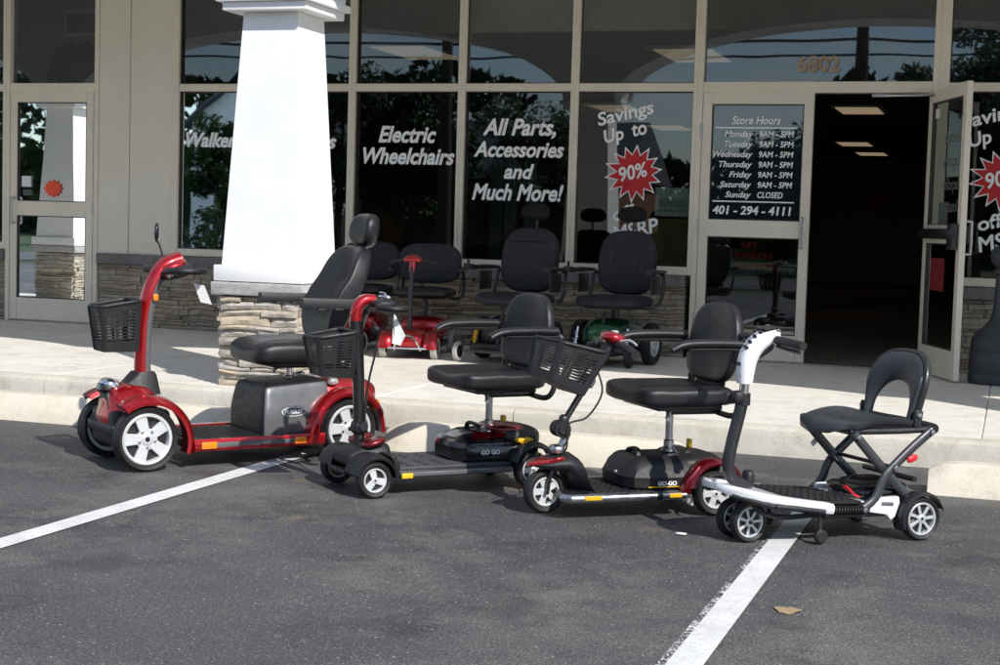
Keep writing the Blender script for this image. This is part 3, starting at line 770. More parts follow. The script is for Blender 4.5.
def arch(bm, c, r, a0, a1, y0, y1, th=.014, n=18, lip=.012, mi=0, rz=1.0):
    """fender: a curved strip over a wheel with a turned-down outer lip; angles in degrees from +x"""
    rs = []
    for k in range(n + 1):
        a = R(a0 + (a1 - a0) * k / n); d = V((cos(a), 0, sin(a) * rz)); C = V((c[0], 0, c[1]))
        mid = (y0 + y1) / 2; hw = (y1 - y0) / 2
        sec = [(y0, r), (y0 + hw * .15, r + th), (mid, r + th * 1.5), (y1 - hw * .3, r + th), (y1, r - lip * .3), (y1 - .004, r - lip), (y1 - hw * .35, r + th * .2), (y0 + hw * .2, r)]
        rs.append([C + d * q + V((0, y, 0)) for y, q in sec])
    rings(bm, rs, True, False, mi)
def basket(parent, top, bot, zt_n=1, th=.0035, nslat=9, name='basket', mat='plastic'):
    """tapered carrier with slotted sides; top and bot are 4 corner points each, in the same order"""
    b = B(); T = [V(p) for p in top]; Q = [V(p) for p in bot]
    cen = sum(T + Q, V()) / 8
    def panel(P0, P1, P2, P3, u0, u1, v0, v1):
        def at(u, v): return (P0 * (1 - u) + P1 * u) * (1 - v) + (P3 * (1 - u) + P2 * u) * v
        ps = [at(u0, v0), at(u1, v0), at(u1, v1), at(u0, v1)]
        nn = (P1 - P0).cross(P3 - P0).normalized() * th / 2
        if nn.dot((P0 + P1 + P2 + P3) / 4 - cen) < 0: nn = -nn
        rings(b, [[p - nn for p in ps], [p + nn for p in ps]])
    for i in range(4):
        j = (i + 1) % 4; P = (T[i], T[j], Q[j], Q[i])
        panel(*P, 0, 1, 0, .16); panel(*P, 0, 1, .78, 1)
        L = (T[i] - T[j]).length; ncol = 2 if L > .17 else 1
        panel(*P, 0, .12, .16, .78); panel(*P, .88, 1, .16, .78)
        if ncol == 2: panel(*P, .36, .44, .16, .78)
        for k in range(nslat):
            v = .16 + .62 * (k + .75) / (nslat + .5); panel(*P, .12, .88, v - .014, v + .014)
    panel(Q[0], Q[1], Q[2], Q[3], 0, 1, 0, 1)
    # rolled rim and rounded corner posts
    rim = []
    for i in range(4):
        a, c = T[i], T[(i + 1) % 4]
        rim += [a + (c - a) * .12, a + (c - a) * .5, a + (c - a) * .88]
    tube(b, rim, .008, 8, 3, True)
    for i in range(4): tube(b, [T[i] + (cen - T[i]) * .03, Q[i] + (cen - Q[i]) * .03], [.010, .009], 8)
    return obj(name, b, mat, parent, 40)
def Yv(bm, ang, c): return rotz(bm, ang, c) if ang else bm
def reflector(parent, c, s, mat='orange'):
    b = B(); box(b, c, s, None, min(s) * .25); return obj('reflector', b, mat, parent)
def oncol(bm, pts, r0, n=10): tube(bm, pts, r0, n)

def folding_seat(root, cx, zc, rot, logo=True, xoff=0):
    """moulded seat of the small travel scooters: cushion, shell, rounded back, arm rests on square brackets"""
    piv = (cx, 0, 0); A = R(rot)
    def cus(u, co):
        x, y, z = co
        if u.z > 0: z -= .016 * max(0, 1 - (u.y / .7) ** 2) * (1 if abs(u.y) < .7 else 0)
        y *= 1 - .10 * max(0, -u.x) ** 2; z += .0035 * noise.noise(co * 15 + V((root.location.x, 0, 0)))
        return (x, y, z)
    b = B(); sq(b, (.185 + xoff, 0, zc - .004), (.215, .222, .046), 8, 4.5, 14, cus); Yv(b, A, piv); cu = obj('seat', b, 'vinyl', root, 50)
    b = B(); box(b, (.17 + xoff, 0, zc - .052), (.30, .34, .022), None, .008); box(b, (.13 + xoff, 0, zc - .068), (.20, .12, .022), None, .004)
    for s in (-1, 1): bx(b, .0 + xoff, .22 + xoff, s * .10 - .012, s * .10 + .012, zc - .085, zc - .06, .003)
    Yv(b, A, piv); obj('seat_plate', b, 'metalblk', root)
    b = B(); tube(b, [(.24 + xoff, .10, zc - .07), (.27 + xoff, .16, zc - .08), (.29 + xoff, .20, zc - .085)], .006, 8); tube(b, [(.29 + xoff, .20, zc - .085), (.30 + xoff, .235, zc - .086)], .010, 8); Yv(b, A, piv); obj('swivel_lever', b, 'steel', root)
    # backrest
    def bk(u, co):
        x, y, z = co
        y *= 1 - .24 * max(0, u.z) ** 1.8; x += .003 * noise.noise(co * 14)
        x += .035 * (u.y ** 2) + (.02 * u.z * u.z)
        return (x, y, z)
    tilt = -9
    b = B(); sq(b, (0, 0, 0), (.036, .205, .170), 3.2, 3.6, 12, bk)
    mb = Matrix.Translation((-.055 + xoff, 0, zc + .205)) @ RY(tilt); b.transform(mb); Yv(b, A, piv); bk_ = obj('backrest', b, 'vinyl', root, 50)
    b = B(); sq(b, (0, 0, 0), (.016, .12, .11), 4, 3, 7); b.transform(Matrix.Translation((-.02 + xoff, -.02, zc + .07)) @ RY(-4)); Yv(b, A, piv); obj('lumbar_flap', b, 'vinyl', bk_, 50)
    b = B(); tube(b, [mb @ V((.040, .085, .02)), mb @ V((.036, .10, .09)), mb @ V((.040, .06, .112)), mb @ V((.040, -.06, .112)), mb @ V((.036, -.10, .09)), mb @ V((.040, -.085, .02))], .0022, 6, 4); Yv(b, A, piv); obj('stitching', b, 'gloss', bk_)
    if logo:
        mm = Matrix.Translation(piv) @ Matrix.Rotation(A, 4, 'Z') @ Matrix.Translation(-V(piv)) @ mb
        text('logo', 'Pride', 'rim', bk_, mm @ V((.0395, 0, .092)), mm.to_3x3() @ V((0, 1, 0)), mm.to_3x3() @ V((0, 0, 1)), width=.072, bold=.02, align='CENTER')
    # bracket frame and arms
    for s in (-1, 1):
        y = s * .232
        b = B(); tube(b, [(.02 + xoff, s * .12, zc - .075), (-.01 + xoff, s * .20, zc - .082), (-.03 + xoff, y, zc - .04), (-.036 + xoff, y, zc + .05), (-.038 + xoff, y, zc + .195)], .0125, 10, 4)
        box(b, (-.04 + xoff, y, zc + .115), (.03, .022, .20), None, .004); Yv(b, A, piv); obj('arm_bracket', b, 'metalblk', root)
        b = B(); y2 = s * .262
        tube(b, [(-.038 + xoff, y2, zc + .196), (.05 + xoff, y2, zc + .200), (.24 + xoff, y2, zc + .200)], .0105, 8); Yv(b, A, piv); arm = obj('armrest', b, 'rubber', root)
        b = B(); tube(b, [(-.02 + xoff, y2, zc + .220), (.12 + xoff, y2, zc + .223), (.255 + xoff, y2, zc + .218), (.315 + xoff, y2, zc + .194)], [.026, .027, .026, .020], 12, 4, flat=.72); Yv(b, A, piv); obj('arm_pad', b, 'vinyl', arm, 50)
        b = B(); lathe(b, [(0, s * .018), (.008, s * .017), (.010, s * .010)], (-.038 + xoff, y2, zc + .196), 'y', 10); Yv(b, A, piv); obj('arm_bolt', b, 'steel', arm)
    return cu
def seat_post(root, x, z0, z1, r=.0165):
    b = B(); lathe(b, [(r, z0), (r, z1)], (x, 0, 0), n=20); obj('seat_post', b, 'steel', root)
    b = B(); lathe(b, [(r * 2, z0), (r * 2, z0 + .012), (r * 1.35, z0 + .02), (r * 1.35, z0 + .045), (r * 1.02, z0 + .05)], (x, 0, 0), n=20); tube(b, [(x, .0, z0 + .03), (x - .01, .03, z0 + .02), (x - .014, .055, z0 - .002)], .006, 8); obj('post_collar', b, 'steel', root)
SIDE = (V((-1, 0, 0)), V((0, 0, 1)))     # lettering on the left flank of a vehicle

# ------------------------------------------------------------------ large red scooter
sc = thing('mobility_scooter', 'largest red mobility scooter, with big spoked wheels, mirror, headrest and grey rear shroud', 'mobility scooter', (-3.280, -5.061, 0), R(-127.5), 'mobility scooters parked on the asphalt')
for (x, r) in ((1.04, .150), (0, .147)):
    for s in (1, -1): wheel(sc, (x, s * .238, r), r, .098, s, 5, nuts=True, rr_=.785)
b = B(); prism(b, [(.80, -.25), (.80, .25), (.17, .25), (.17, -.25)], .075, .118, 'z', .008)
prism(b, [(.78, -.235), (.78, .235), (.40, .235), (.40, -.235)], .116, .127, 'z', .004, mi=1)
for k in range(8):
    x = .45 + k * .042; box(b, (x, .0, .1285), (.010, .40, .004), RZ(12), .001, 1, 2)
obj('deck', b, ['metalblk', 'plastic', 'rubber'], sc)
for s in (1, -1):
    b = B(); yo = s * .262
    rings(b, [[(x, yo + s * dy, z) for dy, z in ((-.02, .082), (.012, .080), (.020, .092), (.020, .122), (.012, .136), (-.02, .134))] for x in (.815, .78, .20, .14)]); 
    rail = obj('side_rail', b, 'red', sc)
    b = B(); box(b, (.49, s * .283, .108), (.46, .004, .022), None, .001); obj('trim_strip', b, 'shroud', rail)
    reflector(rail, (.745, s * .284, .108), (.075, .010, .032)); reflector(rail, (.275, s * .284, .108), (.06, .010, .032))
    b = B(); y0, y1 = sorted((s * .165, s * .293))
    t_ = B(); arch(t_, (1.032, .128), .200, 54, 196, .165, .296, .016, 24, .02)
    if s < 0: t_.transform(Matrix.Scale(-1, 4, (0, 1, 0)))
    join(b, t_); obj('front_fender', b, 'red', sc, 50)
    b = B(); t_ = B(); arch(t_, (.0, .140), .192, 12, 186, .15, .292, .014, 24, .02)
    if s < 0: t_.transform(Matrix.Scale(-1, 4, (0, 1, 0)))
    join(b, t_); b.transform(Matrix.Translation((0.0, 0, 0)))
    prism(b, [(.165, .085), (.235, .085), (.215, .15), (.185, .22), (.15, .28), (.17, .20)], min(s * .20, s * .285), max(s * .20, s * .285), 'y', .006)
    obj('rear_fender', b, 'red', sc, 50)
# inner black wells
b = B(); bx(b, .88, 1.16, -.16, .16, .10, .27, .03, 0, 3); bx(b, -.16, .16, -.155, .155, .09, .30, .03, 0, 3); bx(b, 1.0, 1.04, -.2, .2, .135, .165); bx(b, -.02, .02, -.2, .2, .13, .16); obj('chassis', b, 'plastic', sc)
# nose
b = B(); sq(b, (1.035, 0, .27), (.125, .165, .115), 2.6, 2.6, 9, lambda u, c: (c.x + .04 * max(0, -u.z), c.y * (1 - .25 * max(0, u.z)), c.z)); nose = obj('nose_cowl', b, 'red', sc, 60)
b = B(); prism(b, [(-.10, .22), (.10, .22), (.05, .345), (-.05, .345)], 1.12, 1.155, 'x', .006); bx(b, 1.13, 1.175, -.17, .17, .155, .205, .014, 0, 3); obj('grille', b, 'plastic', nose)
b = B(); sq(b, (1.12, 0, .372), (.052, .055, .034), 2.4, 2.4, 7, rot=RY(-18)); hl = obj('headlight', b, 'chrome', sc, 60)
b = B(); sq(b, (1.165, 0, .365), (.014, .046, .027), 2.4, 2.4, 6, rot=RY(-18)); obj('lens', b, 'gloss', hl, 60)
# tiller
b = B(); rings(b, [[(x + q * cx_, w_ * cy_, z) for cx_, cy_ in ((1, -.7), (1, .7), (.5, 1), (-.6, 1), (-1, .8), (-1, -.8), (-.6, -1), (.5, -1))] for x, q, w_, z in ((1.0, .10, .085, .33), (.985, .08, .07, .37), (.968, .055, .055, .42), (.966, .045, .048, .435))]); obj('tiller_base', b, ['plastic'], sc, 50)
def colsec(path, wid, dep, side):
    rs = []
    for i, (x, z) in enumerate(path):
        a = path[min(i + 1, len(path) - 1)]; c = path[max(i - 1, 0)]
        d = V((a[0] - c[0], 0, a[1] - c[1])).normalized(); nrm = V((d.z, 0, -d.x)); w_ = wid[i]; p_ = dep[i]
        C = V((x, 0, z)); rs.append([C + nrm * (p_ * side * k) + V((0, w_ * j, 0)) for k, j in ((0, 1), (.35, 1), (.8, .75), (1, .35), (1, -.35), (.8, -.75), (.35, -1), (0, -1))])
    return rs
path = smooth_path([(.966, 0, .41), (.966, 0, .55), (.960, 0, .68), (.940, 0, .79), (.905, 0, .875), (.855, 0, .932), (.79, 0, .955)], 4)
path = [(p.x, p.z) for p in path]; n = len(path)
b = B(); rings(b, colsec(path, [.042 + .016 * (i / n) ** 2 for i in range(n)], [.036 + .02 * max(0, i / n - .5) for i in range(n)], 1)); til = obj('tiller_cover', b, 'red', sc, 50)
b = B(); p2 = [p for p in path if p[1] < .93]; rings(b, colsec(p2, [.0385] * len(p2), [.036 + .04 * max(0, i / n - .55) for i in range(len(p2))], -1)); obj('tiller_post', b, 'shroud', sc, 50)
b = B(); sq(b, (.825, 0, .905), (.085, .105, .036), 2.6, 2.6, 8, rot=RY(14)); obj('console', b, 'plastic', sc, 60)
b = B(); sq(b, (.835, 0, .932), (.07, .085, .028), 2.4, 2.4, 7, rot=RY(20)); obj('console_cover', b, 'red', til, 60)
b = B(); tube(b, [(.88, .06, .905), (.90, .15, .912), (.87, .225, .915), (.80, .235, .915), (.735, .17, .912), (.71, .06, .91), (.71, -.06, .91), (.735, -.17, .912), (.80, -.235, .915), (.87, -.225, .915), (.90, -.15, .912), (.88, -.06, .905)], .0165, 12, 4); obj('handlebar', b, 'plastic', sc)
for s in (1, -1):
    b = B(); tube(b, [(.87, s * .03, .87), (.885, s * .07, .885), (.87, s * .105, .90)], .007, 8, 3); sq(b, (.875, s * .085, .895), (.018, .022, .018), 2.5, 2.5, 5); obj('clamp', b, 'chrome', til)
    b = B(); sq(b, (.925, s * .050, .785), (.013, .006, .016), 4, 4, 4); obj('side_reflector', b, 'orange', til)
b = B(); tube(b, [(.79, -.19, .925), (.80, -.19, .97), (.815, -.19, 1.02), (.825, -.19, 1.045)], .0045, 8, 3); mir = obj('mirror', b, 'metalblk', sc)
b = B(); sq(b, (.83, -.19, 1.085), (.013, .040, .050), 2.2, 2.2, 7, rot=RZ(-27)); obj('mirror_head', b, 'gloss', mir, 60)
basket(sc, [(1.20, -.085, .742), (1.20, .085, .742), (1.015, .095, .772), (1.015, -.095, .772)], [(1.175, -.065, .535), (1.175, .065, .535), (1.018, .075, .535), (1.018, -.075, .535)])
# price tag hanging from the handlebar
b = B(); rings(b, [[(.66 + .03 * k, .19 + .0 * k, .865 - .002 * k), (.665 + .03 * k, .195, .80)] for k in (0,)], False) if False else None
b.faces.new([b.verts.new(p) for p in ((.760, .10, .855), (.715, .125, .845), (.675, .125, .755), (.722, .10, .765))]); b.faces.new([b.verts.new(p) for p in ((.760, .10, .855), (.735, .07, .84), (.69, .07, .765), (.722, .10, .765))])
tg = tag(obj('price_tag', b, 'paper', None, angle=0), 'white folded price tag hanging from the handlebar of the largest red scooter', 'price tag', 'white price tags'); tg.location = sc.location; tg.rotation_euler = sc.rotation_euler
b = B(); tube(b, [(.73, .10, .895), (.760, .10, .855)], .0015, 5); obj('string', b, 'brown', tg)
# rear shroud, post, seat
def shf(u, c): return (c.x * (1 - .10 * max(0, u.z)), c.y * (1 - .16 * max(0, u.z)), c.z + .012 * (-u.x))
b = B(); sq(b, (.245, 0, .245), (.19, .205, .135), 16, 11, 18, shf)
for f in b.faces:
    n_ = f.normal; f.normal_update()
    if f.normal.z > .55 or f.normal.x > .6: f.material_index = 1  # black plastic top; front face also blackened, shade put into its colour
obj('battery_shroud', b, ['shroud', 'plastic'], sc, 55)
b = B(); sq(b, (-.03, 0, .31), (.20, .19, .085), 4, 3.2, 9, lambda u, c: (c.x, c.y, c.z - .02 * u.x * u.x)); obj('rear_cowl', b, 'red', sc, 55)
b = B(); el = []
for k in range(28): a = 2 * pi * k / 28; el.append((.275 + .066 * cos(a), .2085, .237 + .023 * sin(a)))
b.faces.new([b.verts.new(p) for p in el]); bd = obj('badge', b, 'vinyl_letter', sc, angle=0)
b = B(); b.faces.new([b.verts.new((.275 + .062 * cos(2 * pi * k / 28), .2092, .237 + .020 * sin(2 * pi * k / 28))) for k in range(28)]); obj('badge_field', b, 'ink', bd, angle=0)
text('badge_lettering', 'PURSUIT', 'vinyl_letter', bd, (.275, .2098, .2285), *SIDE, width=.10, height=.018, shear=.25, bold=.03, align='CENTER')
for s in (1, -1):
    b = B(); sq(b, (-.175, s * .20, .255), (.022, .03, .026), 3, 3, 5); obj('rear_reflector', b, 'orange', sc, 60)
    b = B(); sq(b, (.055, s * .185, .375), (.028, .024, .020), 2.4, 2.4, 5); obj('marker_lamp', b, 'lens', sc, 60)
b = B(); lathe(b, [(.034, .372), (.034, .39), (.0205, .395), (.0205, .48)], (.20, 0, 0), n=22); obj('seat_post', b, 'chrome', sc)
SR = R(-4); PV = (.20, 0, 0)
def cus(u, co):
    x, y, z = co
    z += .004 * noise.noise(co * 14)
    if u.z > 0 and abs(u.y) < .6: z -= .018 * (1 - (u.y / .6) ** 2)
    z -= .016 * max(0, u.x) ** 4
    return (x, y, z)
b = B(); sq(b, (.200, 0, .524), (.255, .240, .068), 7, 3.4, 14, cus); rotz(b, SR, PV); obj('seat', b, 'vinyl', sc, 50)
b = B(); box(b, (.19, 0, .462), (.36, .36, .022), None, .008); box(b, (.2, 0, .45), (.2, .14, .03), None, .004); tube(b, [(.3, .12, .452), (.36, .2, .445), (.38, .245, .442)], .008, 8); rotz(b, SR, PV); obj('seat_plate', b, 'metalblk', sc)
mb = Matrix.Translation((-.062, 0, .80)) @ RY(-24)
def bkf(u, co):
    x, y, z = co
    y *= 1 - .20 * max(0, u.z) ** 2 - .04 * max(0, -u.z)
    x += .045 * u.y ** 2 if u.x > 0 else .01 * u.y ** 2
    x += .022 * max(0, 1 - ((u.z + .25) / .5) ** 2) if u.x > 0 else 0
    return (x, y, z)
b = B(); sq(b, (0, 0, 0), (.044, .205, .262), 3.4, 4, 13, bkf); b.transform(mb); rotz(b, SR, PV); bk_ = obj('backrest', b, 'vinyl', sc, 50)
b = B()
for s in (1, -1): tube(b, [mb @ V((.052, s * .115, -.17)), mb @ V((.060, s * .118, 0)), mb @ V((.048, s * .105, .18))], .003, 6, 4)
tube(b, [mb @ V((.060, -.11, -.03)), mb @ V((.058, .11, -.03))], .003, 6); rotz(b, SR, PV); obj('stitching', b, 'gloss', bk_)
mh = Matrix.Translation((-.205, 0, 1.122)) @ RY(-10)
b = B(); sq(b, (0, 0, 0), (.050, .115, .088), 2.6, 2.7, 10, lambda u, c: (c.x + .03 * u.y ** 2, c.y, c.z)); b.transform(mh); rotz(b, SR, PV); hd = obj('headrest', b, 'vinyl', sc, 60)
b = B()
for s in (1, -1): tube(b, [mh @ V((0, s * .035, -.07)), mh @ V((.01, s * .035, -.14))], .0065, 8)
rotz(b, SR, PV); obj('headrest_post', b, 'chrome', hd)
for s in (1, -1):
    b = B(); y = s * .275
    rings(b, [[(x, y + dy, z) for dy, z in ((-.030, .765 + dz), (-.026, .740 + dz), (.026, .740 + dz), (.030, .765 + dz), (.022, .787 + dz), (-.022, .787 + dz))] for x, dz in ((.26, .004), (.25, .006), (.05, .002), (-.10, .0), (-.11, 0))])
    for x in (.07, .16): box(b, (x, y, .738), (.045, .058, .012), None, .003)
    rotz(b, SR, PV); a_ = obj('armrest', b, 'plastic', sc)
    b = B(); tube(b, [(-.08, y, .755), (-.10, y * .93, .74), (-.05, y * .92, .60), (.0, y * .85, .47), (.08, y * .5, .455)], .012, 8, 4); rotz(b, SR, PV); obj('arm_support', b, 'metalblk', a_)

# ------------------------------------------------------------------ four-wheel black and red travel scooter
g1 = thing('mobility_scooter', 'small black and dark red four-wheel travel scooter with an upright tiller, second from the left', 'mobility scooter', (-2.1476, -5.4766, 0), R(-133.5), 'mobility scooters parked on the asphalt')
for s in (1, -1):
    wheel(g1, (.766, s * .205, .078), .078, .056, s, 3, rr_=.66); wheel(g1, (0, s * .20, .084), .084, .062, s, 5, rr_=.66)
b = B(); prism(b, [(.69, -.15), (.66, -.205), (.10, -.205), (.10, .205), (.66, .205), (.69, .15)], .078, .112, 'z', .008)
prism(b, [(.645, -.195), (.645, .195), (.10, .195), (.10, -.195)], .111, .123, 'z', .004, mi=1)
for y in (-.125, -.07, .055, .11, .165):
    for x in (.44, .52, .60): box(b, (x - .02, y * .95, .1235), (.012, .030 if x < .6 else .03, .003), RZ(35 if y > 0 else -35), .001, 1, 2)
obj('deck', b, ['metalblk', 'deckgrey', 'rubber'], g1)
for s in (1, -1):
    b = B(); bx(b, .10, .645, min(s * .203, s * .216), max(s * .203, s * .216), .082, .104, .005); rl = obj('side_rail', b, 'steel' if s < 0 else 'shroud', g1)
    reflector(rl, (.615, s * .217, .090), (.052, .008, .022), 'yellow')
# front body with fender wings
b = B()
sq(b, (.735, 0, .160), (.105, .105, .056), 6, 5, 10, lambda u, c: (c.x, c.y * (1 - .25 * max(0, u.z)), c.z * (1 - .42 * max(0, u.x)) - .012 * max(0, u.x)))
for s in (1, -1):
    t_ = B(); arch(t_, (.758, .083), .093, 12, 158, .085, .236, .008, 14, .010)
    prism(t_, [(.655, .085), (.672, .085), (.680, .15), (.70, .18), (.675, .18), (.652, .13)], .10, .225, 'y', .004)
    if s < 0: t_.transform(Matrix.Scale(-1, 4, (0, 1, 0)))
    join(b, t_)
bx(b, .62, .75, -.17, .17, .085, .15, .02); bx(b, .74, .79, -.19, .19, .065, .09)
fb = obj('front_body', b, 'plastic', g1, 50)
b = B()
for s in (1, -1): sq(b, (.715, s * .075, .220), (.055, .045, .018), 2.4, 2.4, 6, rot=RY(16))
obj('red_insert', b, 'darkred', fb, 60)
b = B(); bx(b, .835, .856, -.10, .10, .085, .105, .006, 0, 3); obj('bumper', b, 'plastic', g1)
for s in (1, -1):
    b = B(); tube(b, [(.72, s * .13, .11), (.735, s * .13, .175)], .012, 10); tube(b, [(.722 + .013 * (k / 30) + .0165 * cos(k * 1.1), s * .13 + .0165 * sin(k * 1.1), .115 + .055 * k / 30) for k in range(31)], .0035, 6); obj('front_spring', b, 'copper', g1)
# tiller
b = B(); rings(b, colsec([(.752, .20), (.752, .28), (.757, .45), (.770, .60), (.778, .74)], [.022, .022, .024, .026, .026], [.025, .024, .026, .028, .028], 1)); rings(b, colsec([(.752, .20), (.752, .28), (.757, .45), (.770, .60), (.778, .74)], [.022, .022, .024, .026, .026], [.025, .022, .024, .028, .03], -1)); obj('tiller_post', b, 'gloss', g1, 50)
b = B(); sq(b, (.752, .0, .275), (.034, .040, .030), 3, 3, 6); tube(b, [(.75, -.05, .285), (.75, .05, .285)], .02, 14); obj('tiller_joint', b, 'plastic', g1, 60)
pth = [(p.x, p.z) for p in smooth_path([(.778, 0, .735), (.778, 0, .775), (.765, 0, .81), (.735, 0, .83), (.70, 0, .828)], 4)]
b = B(); rings(b, colsec(pth, [.025 + .008 * i / len(pth) for i in range(len(pth))], [.026] * len(pth), 1)); rings(b, colsec(pth, [.025 + .008 * i / len(pth) for i in range(len(pth))], [.023] * len(pth), -1)); obj('tiller_cover', b, 'red', g1, 50)
b = B(); sq(b, (.665, 0, .815), (.062, .085, .022), 2.6, 2.6, 7); obj('console', b, 'plastic', g1, 60)
b = B(); tube(b, [(.70, .05, .805), (.72, .13, .805), (.70, .185, .803), (.65, .195, .80), (.60, .15, .797), (.585, .06, .795), (.585, -.06, .795), (.60, -.15, .797), (.65, -.195, .80), (.70, -.185, .803), (.72, -.13, .805), (.70, -.05, .805)], .0135, 12, 4); obj('handlebar', b, 'plastic', g1)
b = B(); sq(b, (.655, .05, .842), (.014, .018, .012), 2.2, 2.2, 5); tube(b, [(.64, -.02, .83), (.63, -.03, .855), (.65, -.05, .86)], .005, 8, 3); lathe(b, [(.014, .835), (.016, .845), (.010, .850), (0, .85)], (.66, .0, 0), n=14); obj('control_knobs', b, 'chrome', g1, 60)
b = B(); tube(b, [(.715, .03, .74), (.69, .035, .70), (.70, .035, .60), (.72, .02, .48), (.735, .02, .33), (.725, .02, .26)], .005, 8, 5); sq(b, (.70, .03, .70), (.02, .016, .02), 3, 3, 5); obj('cable', b, 'rubber', g1)
basket(g1, [(.985, -.085, .672), (.985, .085, .672), (.808, .11, .698), (.808, -.11, .698)], [(.955, -.065, .508), (.955, .065, .508), (.822, .085, .500), (.822, -.085, .500)])
# battery box, rear body
b = B(); rs = []
for z, gx, gy in ((.120, 0, 0), (.135, .012, .008), (.185, .012, .008), (.205, .0, 0)):
    rs.append([(x, y, z) for x, y in ((.335 + gx, -.08), (.335 + gx, .08), (.295 + gx, .155 + gy), (.06, .168 + gy), (.06, -.168 - gy), (.295 + gx, -.155 - gy))])
rings(b, rs); rings(b, [[(x, y, z) for x, y in ((.335 - k * .5, -.08 + k * .2), (.335 - k * .5, .08 - k * .2), (.295 - k * .6, .155 - k * .45), (.06, .168 - k * .45), (.06, -.168 + k * .45), (.295 - k * .6, -.155 + k * .45))] for z, k in ((.2055, 0), (.236, .11), (.248, .18))], mi=0)
bat = obj('battery_box', b, 'gloss', g1, 25)
for s in (1, -1):
    b = B(); b.faces.new([b.verts.new(p) for p in ((.275, s * .135, .2185), (.12, s * .148, .2285), (.07, s * .125, .2475), (.235, s * .085, .2475))]); bmesh.ops.solidify(b, geom=b.faces[:], thickness=.006); obj('red_panel', b, 'darkred', bat, 60)
b = B(); b.faces.new([b.verts.new(p) for p in ((.315, .055, .222), (.262, .075, .2445), (.262, -.075, .2445), (.315, -.055, .222))]); bmesh.ops.solidify(b, geom=b.faces[:], thickness=.004); obj('front_panel', b, 'rimgrey', bat, 60)
b = B(); lathe(b, [(.0, .345), (.008, .3445), (.008, .33)], (0, .03, .165), 'x', 10); obj('charge_port', b, 'rimgrey', bat)
text('lettering', 'GO GO', 'vinyl_letter', bat, (.195, .1755, .158), *SIDE, width=.095, height=.020, bold=.03, align='CENTER')
b = B(); tube(b, [(.20, -.06, .245), (.20, -.04, .272), (.20, .04, .272), (.20, .06, .245)], .009, 8, 3, flat=1.4); obj('carry_handle', b, 'plastic', bat)
b = B(); sq(b, (.02, 0, .215), (.12, .15, .055), 3.5, 3, 8); bx(b, -.06, .14, -.165, .165, .085, .19, .02, 0, 3); obj('rear_body', b, 'plastic', g1, 50)
b = B(); sq(b, (.055, 0, .255), (.085, .125, .022), 3, 2.6, 7); obj('rear_cowl', b, 'darkred', g1, 60)
for s in (1, -1):
    t_ = B(); arch(t_, (0, .090), .108, 20, 200, .165, .245, .010, 14, .012)
    if s < 0: t_.transform(Matrix.Scale(-1, 4, (0, 1, 0)))
    b = B(); join(b, t_); obj('rear_fender', b, 'plastic', g1, 50)
    b = B(); tube(b, [(.035 + .016 * cos(k * 1.05), s * .19 + .016 * sin(k * 1.05), .165 + .05 * k / 30) for k in range(31)], .0035, 6); obj('rear_spring', b, 'copper', g1)
    b = B(); prism(b, [(.075, .222), (.01, .228), (-.012, .218), (.0, .212), (.07, .208)], min(s * .165, s * .195), max(s * .165, s * .195), 'y', .004); obj('yellow_link', b, 'yellow', g1)
b = B(); box(b, (-.01, -.10, .275), (.02, .03, .035), None, .005); obj('release_lever', b, 'yellow', g1)
seat_post(g1, .117, .242, .42); folding_seat(g1, .117, .487, 1, xoff=-.05)
b = B(); b.faces.new([b.verts.new(p) for p in ((.645, .10, .775), (.640, .108, .77), (.602, .13, .685), (.615, .112, .640), (.655, .11, .650), (.645, .115, .70))]); b.faces.new([b.verts.new(p) for p in ((.645, .10, .775), (.630, .09, .70), (.625, .09, .66), (.655, .11, .650))])
tg = tag(obj('price_tag', b, 'paper', None, angle=0), 'crumpled white price tag hanging below the handlebar of the four-wheel travel scooter', 'price tag', 'white price tags'); tg.location = g1.location; tg.rotation_euler = g1.rotation_euler

# ------------------------------------------------------------------ three-wheel travel scooter
g2 = thing('mobility_scooter', 'three-wheel black travel scooter with dark red rear fenders and a basket on its slanted tiller', 'mobility scooter', (-1.2525, -5.7230, 0), R(-141), 'mobility scooters parked on the asphalt')
wheel(g2, (.678, 0, .090), .090, .056, 1, 5, rr_=.66, steer=R(6))
for s in (1, -1): wheel(g2, (0, s * .193, .092), .092, .062, s, 5, rr_=.66)
b = B(); prism(b, [(.64, -.07), (.60, -.13), (.53, -.195), (.12, -.195), (.12, .195), (.60, .195), (.655, .17), (.64, .07)], .072, .100, 'z', .008)
prism(b, [(.56, -.16), (.50, -.185), (.12, -.185), (.12, .185), (.56, .185)], .0995, .108, 'z', .003, mi=1)
for k in range(9):
    for j_ in range(7): box(b, (.30 + k * .030, -.15 + j_ * .05, .1085), (.018, .030, .003), None, .0008, 1, 2)
obj('deck', b, ['metalblk', 'plastic', 'rubber'], g2)
for s in (1, -1):
    b = B(); tube(b, [(.665, s * .165, .092), (.645, s * .198, .092), (.60, s * .204, .092), (.14, s * .206, .092)], .019, 12, 3, flat=.95); rl = obj('side_tube', b, 'steel', g2)
    b = B(); box(b, (.555, s * .2225, .095), (.075, .006, .017), RX(-8 * s), .002); obj('reflector', b, 'yellow', rl)
    b = B(); box(b, (.19, s * .2245, .095), (.055, .006, .017), RX(-8 * s), .002); obj('reflector', b, 'yellow', rl)
    b = B(); tube(b, [(.272, s * .2065, .092), (.248, s * .2065, .092)], .0205, 12); obj('tube_collar', b, 'metalblk', rl)
